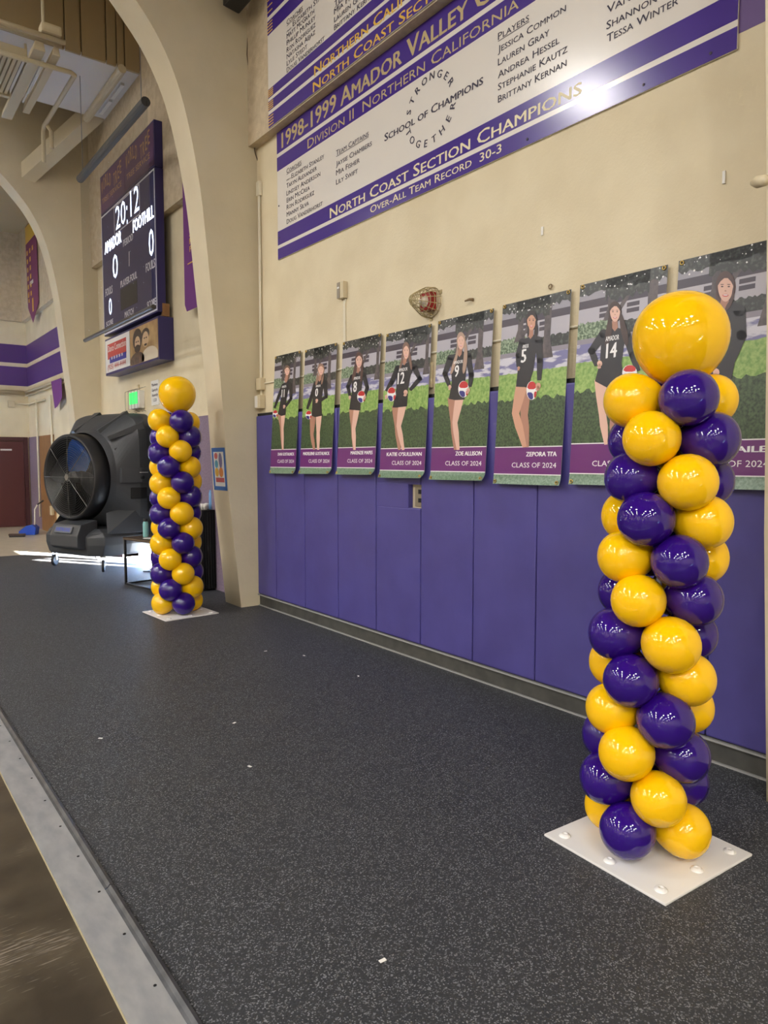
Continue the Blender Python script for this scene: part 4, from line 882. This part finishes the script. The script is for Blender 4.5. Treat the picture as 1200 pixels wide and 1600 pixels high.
def torn_banner(name, label, X, pts, m):
    bm = bmesh.new(); prism(bm, [(X, y_, z_) for y_, z_ in pts], (.006, 0, 0)); o = thing(name, label, 'banner', (0, 0, 0)); obj('cloth', bm, m, o); return o
bn = torn_banner('wall_banner', 'plain purple wall banner with yellow letters right of the scoreboard', 3.585, [(8.94, 5.75), (8.94, 3.62), (8.88, 3.53), (8.30, 3.53), (8.30, 5.75)], M_BANNER)
for i, t in enumerate(('R', 'P', '3', 'P', 'PP')): wall_text(t, 8.75, 4.62 - i * .095, .07 * len(t), .07, 3.584, M_GOLD2, bn, False)
boxo('gold_line', (3.583, 8.32, 4.10), (3.5848, 8.82, 4.112), M_GOLD2, bn)
fb = torn_banner('pennant_banner', 'maroon pointed championship banner with gold header in the end bay', 3.59, [(18.43, 7.0), (18.40, 5.17), (17.93, 4.76), (17.30, 5.12), (17.30, 7.0)], mat('maroon_cloth', (118, 56, 96), .7))
boxo('gold_header', (3.587, 17.32, 6.60), (3.5895, 18.41, 6.98), M_GOLD2, fb)
for c_ in range(3):
    for r_ in range(6 if c_ < 2 else 1): boxo('gold_year', (3.587, 18.22 - c_ * .28, 6.33 - r_ * .19), (3.5895, 18.34 - c_ * .28, 6.43 - r_ * .19), M_GOLD2, fb)
boxo('white_word', (3.587, 17.75, 5.62), (3.5895, 18.1, 5.70), M_WHITE, fb)
for r_ in range(2): boxo('gold_year', (3.587, 18.2, 5.42 - r_ * .16), (3.5895, 18.30, 5.50 - r_ * .16), M_GOLD2, fb)
boxo('gold_mark', (3.587, 17.8, 5.0), (3.5895, 17.93, 5.3), M_GOLD2, fb)
y1_, y2_ = onx(93, 620, 3.69)[1], onx(103, 620, 3.69)[1]
pn2 = torn_banner('pennant', 'small purple pointed pennant hanging beside the second arch rib', 3.60, [(y1_ + .3, 3.3), (y1_ + .05, 2.72), (y1_ - .15, 2.75), (y2_ - .05, 2.9), (y2_ - .05, 3.3)], M_BANNER)

# siren in wire guard
SI = thing('fire_alarm_horn', 'red alarm horn inside a beige wire guard above the posters', 'alarm', (0, 0, 0))
c0 = Vector((XW, 4.275, 2.858)); MS = Matrix.Translation(c0) @ Matrix.Rotation(-math.pi / 2, 4, 'Y')
secs = [(.118, .004), (.116, .03), (.110, .06), (.096, .09), (.080, .12), (.064, .15), (.048, .18), (.034, .20)]
for r_, h_ in secs: bm = bmesh.new(); torus(bm, r_, .0030, MS @ Matrix.Translation((0, 0, h_)), 10, 5); obj('guard_ring', bm, M_GOLD if False else mat('guard_wire_paint', (176, 162, 122), .4, metal=.4), SI)
for k in range(14):
    a_ = 2 * math.pi * k / 14; bm = bmesh.new(); tube(bm, [MS @ Vector((r_ * math.cos(a_), r_ * math.sin(a_), h_)) for r_, h_ in secs] + [MS @ Vector((.0, .0, .21))], .0032, 5); obj('guard_wire', bm, MATS['guard_wire_paint'], SI)
bm = bmesh.new(); box(bm, (XW - .07, 4.215, 2.79), (XW - .002, 4.335, 2.93)); obj('horn_body', bm, M_RED, SI, bevel=.008)
bm = bmesh.new(); lathe(bm, [(0, .071), (.045, .071), (.03, .09), (.012, .12), (0, .12)], 18, MS); obj('lens', bm, mat('clear_lens', (220, 210, 200), .1), SI)
for k in range(3):
    a_ = k * 2.1 + .5; boxo('mount_tab', (XW - .006, c0.y + .125 * math.cos(a_) - .015, c0.z + .125 * math.sin(a_) - .015), (XW - .0005, c0.y + .125 * math.cos(a_) + .015, c0.z + .125 * math.sin(a_) + .015), MATS['guard_wire_paint'], SI)
TH_ = thing('thermostat', 'small beige control box on a vertical conduit above the number 8 poster', 'control box', (0, 0, 0))
boxo('box', (XW - .05, 5.435, 3.10), (XW - .001, 5.53, 3.25), M_BEIGEM, TH_, .004)
boxo('cover', (XW - .055, 5.485, 3.105), (XW - .0505, 5.528, 3.245), mat('box_grey', (150, 140, 124), .5), TH_); boxo('white_tag', (XW - .058, 5.49, 3.19), (XW - .0555, 5.52, 3.205), M_WHITE, TH_)
bm = bmesh.new(); box(bm, (XW - .013, 5.455, 2.50), (XW - .001, 5.487, 3.099)); obj('conduit', bm, mat('light_conduit', (222, 214, 192), .45), TH_)
CD = thing('electrical_conduit', 'vertical painted conduit with switch boxes beside the arch rib', 'conduit', (0, 0, 0))
yc = 7.085
bm = bmesh.new(); tube(bm, [(XW - .02, yc, 4.47), (XW - .02, yc, 2.53)], .014, 10); obj('conduit_pipe', bm, MATS['light_conduit'], CD)
boxo('upper_fitting', (XW - .04, yc - .035, 4.471), (XW - .002, yc + .035, 4.62), MATS['light_conduit'], CD, .005)
boxo('switch_box', (XW - .06, yc - .055, 2.40), (XW - .002, yc + .055, 2.53), M_BEIGEM, CD, .006)
boxo('switch_box', (XW - .07, yc - .05, 2.20), (XW - .002, yc + .06, 2.345), M_BEIGEM, CD, .006); boxo('white_cover', (XW - .075, yc + .0, 2.21), (XW - .0705, yc + .06, 2.335), M_WHITE, CD)
bm = bmesh.new(); tube(bm, [(XW - .02, yc, 2.346), (XW - .02, yc, 2.40)], .012, 8); obj('conduit_pipe', bm, MATS['light_conduit'], CD)
bm = bmesh.new(); tube(bm, [(XW - .01, yc - .06, 2.47), (XW - .01, 2.6, 2.47)], .008, 6); obj('cross_conduit', bm, MATS['light_conduit'], CD)
pts = [ony(*p, Y1 - .012) for p in ((392, 8), (396, 18), (396, 30), (391, 42), (387, 60), (386, 85), (389, 115), (391, 140), (393, 180), (395, 215), (399, 240), (405, 258), (408, 283))]
bm = bmesh.new(); tube(bm, pts, .006, 6); wi = obj('speaker_cable', bm, mat('dark_cable', (90, 74, 54), .6), None, True); tag(wi, 'thin brown cable running down the edge of the arch rib', 'cable')
q = ony(373, 11, Y1 - .30); SPK = thing('loudspeaker', 'black loudspeaker mounted high on the arch rib', 'loudspeaker', (q[0], Y1 - .30, q[2]))
bm = bmesh.new(); prism(bm, [(-.09, -.14, .05), (.08, -.14, .03), (.11, -.14, .35), (-.12, -.14, .35)], (0, .3, 0)); obj('cabinet', bm, M_BLACK, SPK, bevel=.02)
bm = bmesh.new(); box(bm, (-.03, .161, .15), (.03, .298, .21)); obj('wall_bracket', bm, M_BLACK, SPK)
for yv, z0, z1 in ((3.17, 3.10, 3.155), (1.962, 3.065, 3.13)):
    o_ = boxo('adhesive_hook', (XW - .010, yv - .008, z0), (XW - .0005, yv + .008, z1), M_WHITE, None, .003); tag(o_, 'small white adhesive strip stuck on the cream wall', 'hook', 'adhesive strips on the wall')
bm = bmesh.new(); tube(bm, [(XW - .001, 3.81, 2.80), (XW - .03, 3.82, 2.80), (XW - .05, 3.85, 2.79)], [.012, .01, .006], 8); o_ = obj('wall_hook', bm, mat('rusty', (130, 108, 80), .6), None, True); tag(o_, 'small bent metal hook above the number 9 poster', 'hook')
bm = bmesh.new(); torus(bm, .014, .004, Matrix.Translation((XW - .012, 3.09, 2.755)) @ Matrix.Rotation(math.pi / 2, 4, 'Y'), 14, 6); o_ = obj('wall_ring', bm, MATS['rusty'], None, True); tag(o_, 'small metal ring above the number 5 poster', 'hook')
JB = thing('junction_box', 'beige socket box in the gap between posters 12 and 9', 'socket', (0, 0, 0)); q = onx(671, 598, XW)
boxo('box', (XW - .03, q[1] - .05, 2.20), (XW - .001, q[1] + .05, 2.40), M_BEIGEM, JB, .004); boxo('socket', (XW - .034, q[1] - .012, 2.27), (XW - .0305, q[1] + .02, 2.33), M_DARK, JB)
bm = bmesh.new(); p1_ = ony(1176, 286, 1.60); p2_ = ony(1195, 282, 1.516); tube(bm, [p1_, p1_ * .55 + p2_ * .45, p2_], [.012, .026, .024], 12); o_ = obj('pipe_stub', bm, M_BEIGEM, None, True); tag(o_, 'short painted pipe fitting sticking out of the arch rib', 'pipe')

# taped notice on the rib (inner face)
NO = thing('taped_notice', 'colourful notice sheet fixed to the arch rib with blue tape', 'notice', (0, 0, 0))
def rx(z):
    for (x0, z0), (x1, z1) in zip(PROF, PROF[1:]):
        if z0 <= z <= z1: return x0 + (x1 - x0) * (z - z0) / (z1 - z0)
def on_rib(a, z, l): return (rx(z) - .002 - .0006 * l, a, z)
def rib_patch(name, y0, y1, z0, z1, m, l, par=NO):
    bm = bmesh.new(); zs_ = [z0] + ([1.30] if z0 < 1.30 < z1 else []) + [z1]
    vv = [[bm.verts.new(on_rib(y_, z_, l)) for y_ in (y0, y1)] for z_ in zs_]
    for a, b in zip(vv, vv[1:]): bm.faces.new((a[0], a[1], b[1], b[0]))
    return obj(name, bm, m, par)
ya, yb, z0, z1 = Y1 + .02, Y1 + RT - .03, 1.30, 1.77
rib_patch('sheet', ya + .03, yb - .03, z0 + .03, z1 - .03, M_WHITE, 1)
for k_, (a, b, c_, d_) in enumerate(((ya, yb, z0, z0 + .045), (ya, yb, z1 - .045, z1), (ya, ya + .045, z0, z1), (yb - .045, yb, z0, z1))): rib_patch('tape', a, b, c_, d_, M_TAPE, 2)
for (cy_, cz_, ry_, rz_, colr) in ((.24, .38, .045, .035, (214, 110, 110)), (.24, .29, .045, .045, (90, 160, 190)), (.13, .33, .045, .085, (120, 110, 150)), (.24, .20, .05, .05, (226, 176, 60)), (.13, .20, .055, .055, (214, 130, 40))):
    bm = bmesh.new(); bm.faces.new([bm.verts.new(on_rib(p_[0], p_[1], 3)) for p_ in ell((ya + cy_, z0 + cz_), ry_, rz_, 16)]); obj('printed_blob', bm, mat('blob_%d_%d_%d' % colr, colr, .5), NO)
rib_patch('printed_bar', ya + .06, yb - .07, z0 + .09, z0 + .14, mat('blob_bar', (190, 80, 80), .5), 3)

# ================================================================ END BAY: PIPES, DUSTPAN, BROOM
PI = thing('wall_pipes', 'cream conduits running round the corner below the purple stripes', 'pipes', (0, 0, 0))
for zc, r_ in ((3.30, .035), (3.22, .025)):
    bm = bmesh.new(); tube(bm, [(-1, YE - .05, zc), (XW - .10, YE - .05, zc)], r_, 8); obj('pipe', bm, M_BEIGEM, PI, True)
    bm = bmesh.new(); tube(bm, [(XW - .05, YE - .06, zc), (XW - .05, Y2 + RT + .01, zc)], r_, 8); obj('pipe', bm, M_BEIGEM, PI, True)
for px_, zlo in ((82, .55), (59.5, .3)):
    yv = onx(px_, 700, XW - .04)[1]; bm = bmesh.new(); tube(bm, [(XW - .045, yv, 3.05), (XW - .045, yv, zlo)], .022, 8); obj('pipe', bm, MATS['light_conduit'], PI, True)
boxo('pipe_box', (3.25, YE - .09, 2.92), (3.40, YE - .004, 3.08), M_BEIGEM, PI, .01)
bm = bmesh.new(); tube(bm, [(3.40, YE - .05, 3.02), (XW - .06, YE - .05, 3.0), (XW - .05, YE - .3, 3.0), (XW - .05, 17.4, 3.0)], .022, 8); obj('pipe', bm, M_BEIGEM, PI, True)
boxo('pipe_box', (XW - .09, onx(85, 790, XW)[1] - .1, .42), (XW - .032, onx(85, 790, XW)[1] + .06, .62), M_BEIGEM, PI, .01)
q = onz(42, 836); DP = thing('dustpan', 'blue long-handled lobby dustpan standing on the pale floor', 'dustpan', (q[0], q[1], 0), math.radians(-30))
bm = bmesh.new(); prism(bm, [(-.17, 0, .0), (.17, 0, .0), (.19, 0, .16), (.12, 0, .22), (-.02, 0, .20), (-.17, 0, .08)], (0, .24, 0)); obj('pan', bm, M_BLUE, DP, bevel=.012)
bm = bmesh.new(); tube(bm, [(.13, .12, .21), (.14, .12, .55), (.20, .12, .66)], .014, 8); obj('handle', bm, M_WHITE, DP)
bm = bmesh.new(); tube(bm, [(.20, .12, .66), (.33, .12, .75)], .016, 8); obj('grip', bm, M_BLACK, DP)
q = onz(27, 839); BRM = thing('broom', 'small dark broom head lying beside blue dustpan', 'broom', (q[0], q[1], 0), math.radians(-25))
bm = bmesh.new(); box(bm, (-.16, -.05, .03), (.16, .05, .07)); obj('block', bm, mat('broom_wood', (70, 52, 46), .6), BRM, bevel=.008)
bm = bmesh.new(); box(bm, (-.15, -.045, 0), (.15, .045, .029)); obj('bristles', bm, M_DARK, BRM)

# ================================================================ HANGING HEATER
HE = thing('ceiling_heater', 'cream hanging heater with louvres, troughs and pipes under the ceiling', 'heater', (0, 0, 0))
ZH = 6.3
def trough(x0, x1, y0, y1):
    bm = bmesh.new(); prism(bm, [(x0, y0, ZH), (x1, y0, ZH), (x1 - .02, y0, ZH + .10), (x0 + .02, y0, ZH + .10)], (0, y1 - y0, 0)); obj('trough', bm, M_BEIGEM, HE, bevel=.01)
trough(1.93, 2.06, 9.12, 11.18); trough(2.13, 2.22, 9.12, 10.85)
boxo('tube_lamp', (2.08, 9.4, ZH + .02), (2.10, 10.6, ZH + .04), M_WHITE, HE)
for yv, zv in ((8.98, ZH + .10), (9.14, ZH + .14)): bm = bmesh.new(); tube(bm, [(.6, yv + .02, zv), (2.24, yv, zv)], .03, 8); obj('rail', bm, M_BEIGEM, HE, True)
boxo('joint_block', (1.98, 8.93, ZH + .13), (2.20, 9.1, ZH + .24), M_BEIGEM, HE, .03)
for i in range(11):
    x_ = 1.885 - i * .052; bm = bmesh.new(); prism(bm, [(x_, 9.50, ZH + .02), (x_ - .036, 9.50, ZH + .02), (x_ - .05, 9.50, ZH + .08), (x_ - .016, 9.50, ZH + .08)], (0, .98, 0)); obj('louvre_slat', bm, M_BEIGEM, HE)
boxo('louvre_frame', (1.25, 9.43, ZH), (1.92, 9.49, ZH + .12), M_BEIGEM, HE); boxo('louvre_frame', (1.25, 10.49, ZH), (1.92, 10.55, ZH + .12), M_BEIGEM, HE); boxo('louvre_back', (1.25, 9.49, ZH + .09), (1.92, 10.49, ZH + .12), M_BLACK, HE)
bm = bmesh.new(); tube(bm, [(.6, 9.42, ZH - .04), (2.38, 9.32, ZH - .04), (2.43, 9.36, ZH - .04), (2.43, 11.0, ZH - .04), (2.43, 11.06, ZH - .09), (2.43, 11.06, ZH - .5)], .028, 10); obj('gas_pipe', bm, M_BEIGEM, HE, True)
for x_, y_ in ((2.02, 9.02), (1.2, 9.02), (2.17, 10.7)): bm = bmesh.new(); tube(bm, [(x_, y_, ZH + .1), (x_, y_, ZC)], .018, 8); obj('hanger_rod', bm, M_BEIGEM, HE)
bm = bmesh.new(); tube(bm, [(2.45, 10.9, ZH - .06), (2.50, 10.9, ZH - .12), (2.50, 10.9, ZH - .35)], .03, 8); obj('valve', bm, M_BEIGEM, HE, True)

# scraps of paper on the rubber
for i, (px_, py_) in enumerate(((475, 1024), (415, 1017), (560, 1056), (157, 1153), (366, 1129), (390, 1197), (598, 1500))):
    q = onz(px_, py_, .003); o_ = boxo('paper_scrap', (-.006, -.012, -.001), (.007, .012, .001), M_WHITE); o_.location = (q[0], q[1], .0015); o_.rotation_euler[2] = i * 1.3
    tag(o_, 'tiny white paper scrap on the black rubber floor', 'litter', 'paper scraps on the rubber floor')
# ---------------------------------------------------------------- ceiling lamps
def lamps():
    bm = bmesh.new(); lathe(bm, [(0, .16), (.12, .16), (.16, .08), (.45, .03), (.45, -.012), (.43, -.012), (.42, .008), (0, .008)], 20); o = obj('housing', bm, M_WHITE, None, True); me = o.data; bpy.data.objects.remove(o)
    for x, y in LAMPS:
        t = thing('high_bay_lamp', 'round white high bay lamp hanging from the gym ceiling', 'lamp', (x, y, 8.0), 0, 'high bay lamps of the hall')
        child('housing', me, t)
        bm = bmesh.new(); tube(bm, [(0, 0, .16), (0, 0, ZC - 8.0)], .01, 6); obj('hanger', bm, M_STEEL, t)
        li = bpy.data.lights.new('lamp_light', 'AREA'); li.shape = 'DISK'; li.size = .80; li.energy = LAMP_POWER; li.color = (1, .975, .95)
        lo = bpy.data.objects.new('lamp_light', li); COL.objects.link(lo); lo.parent = t; lo.location = (0, 0, -.015)
lamps()
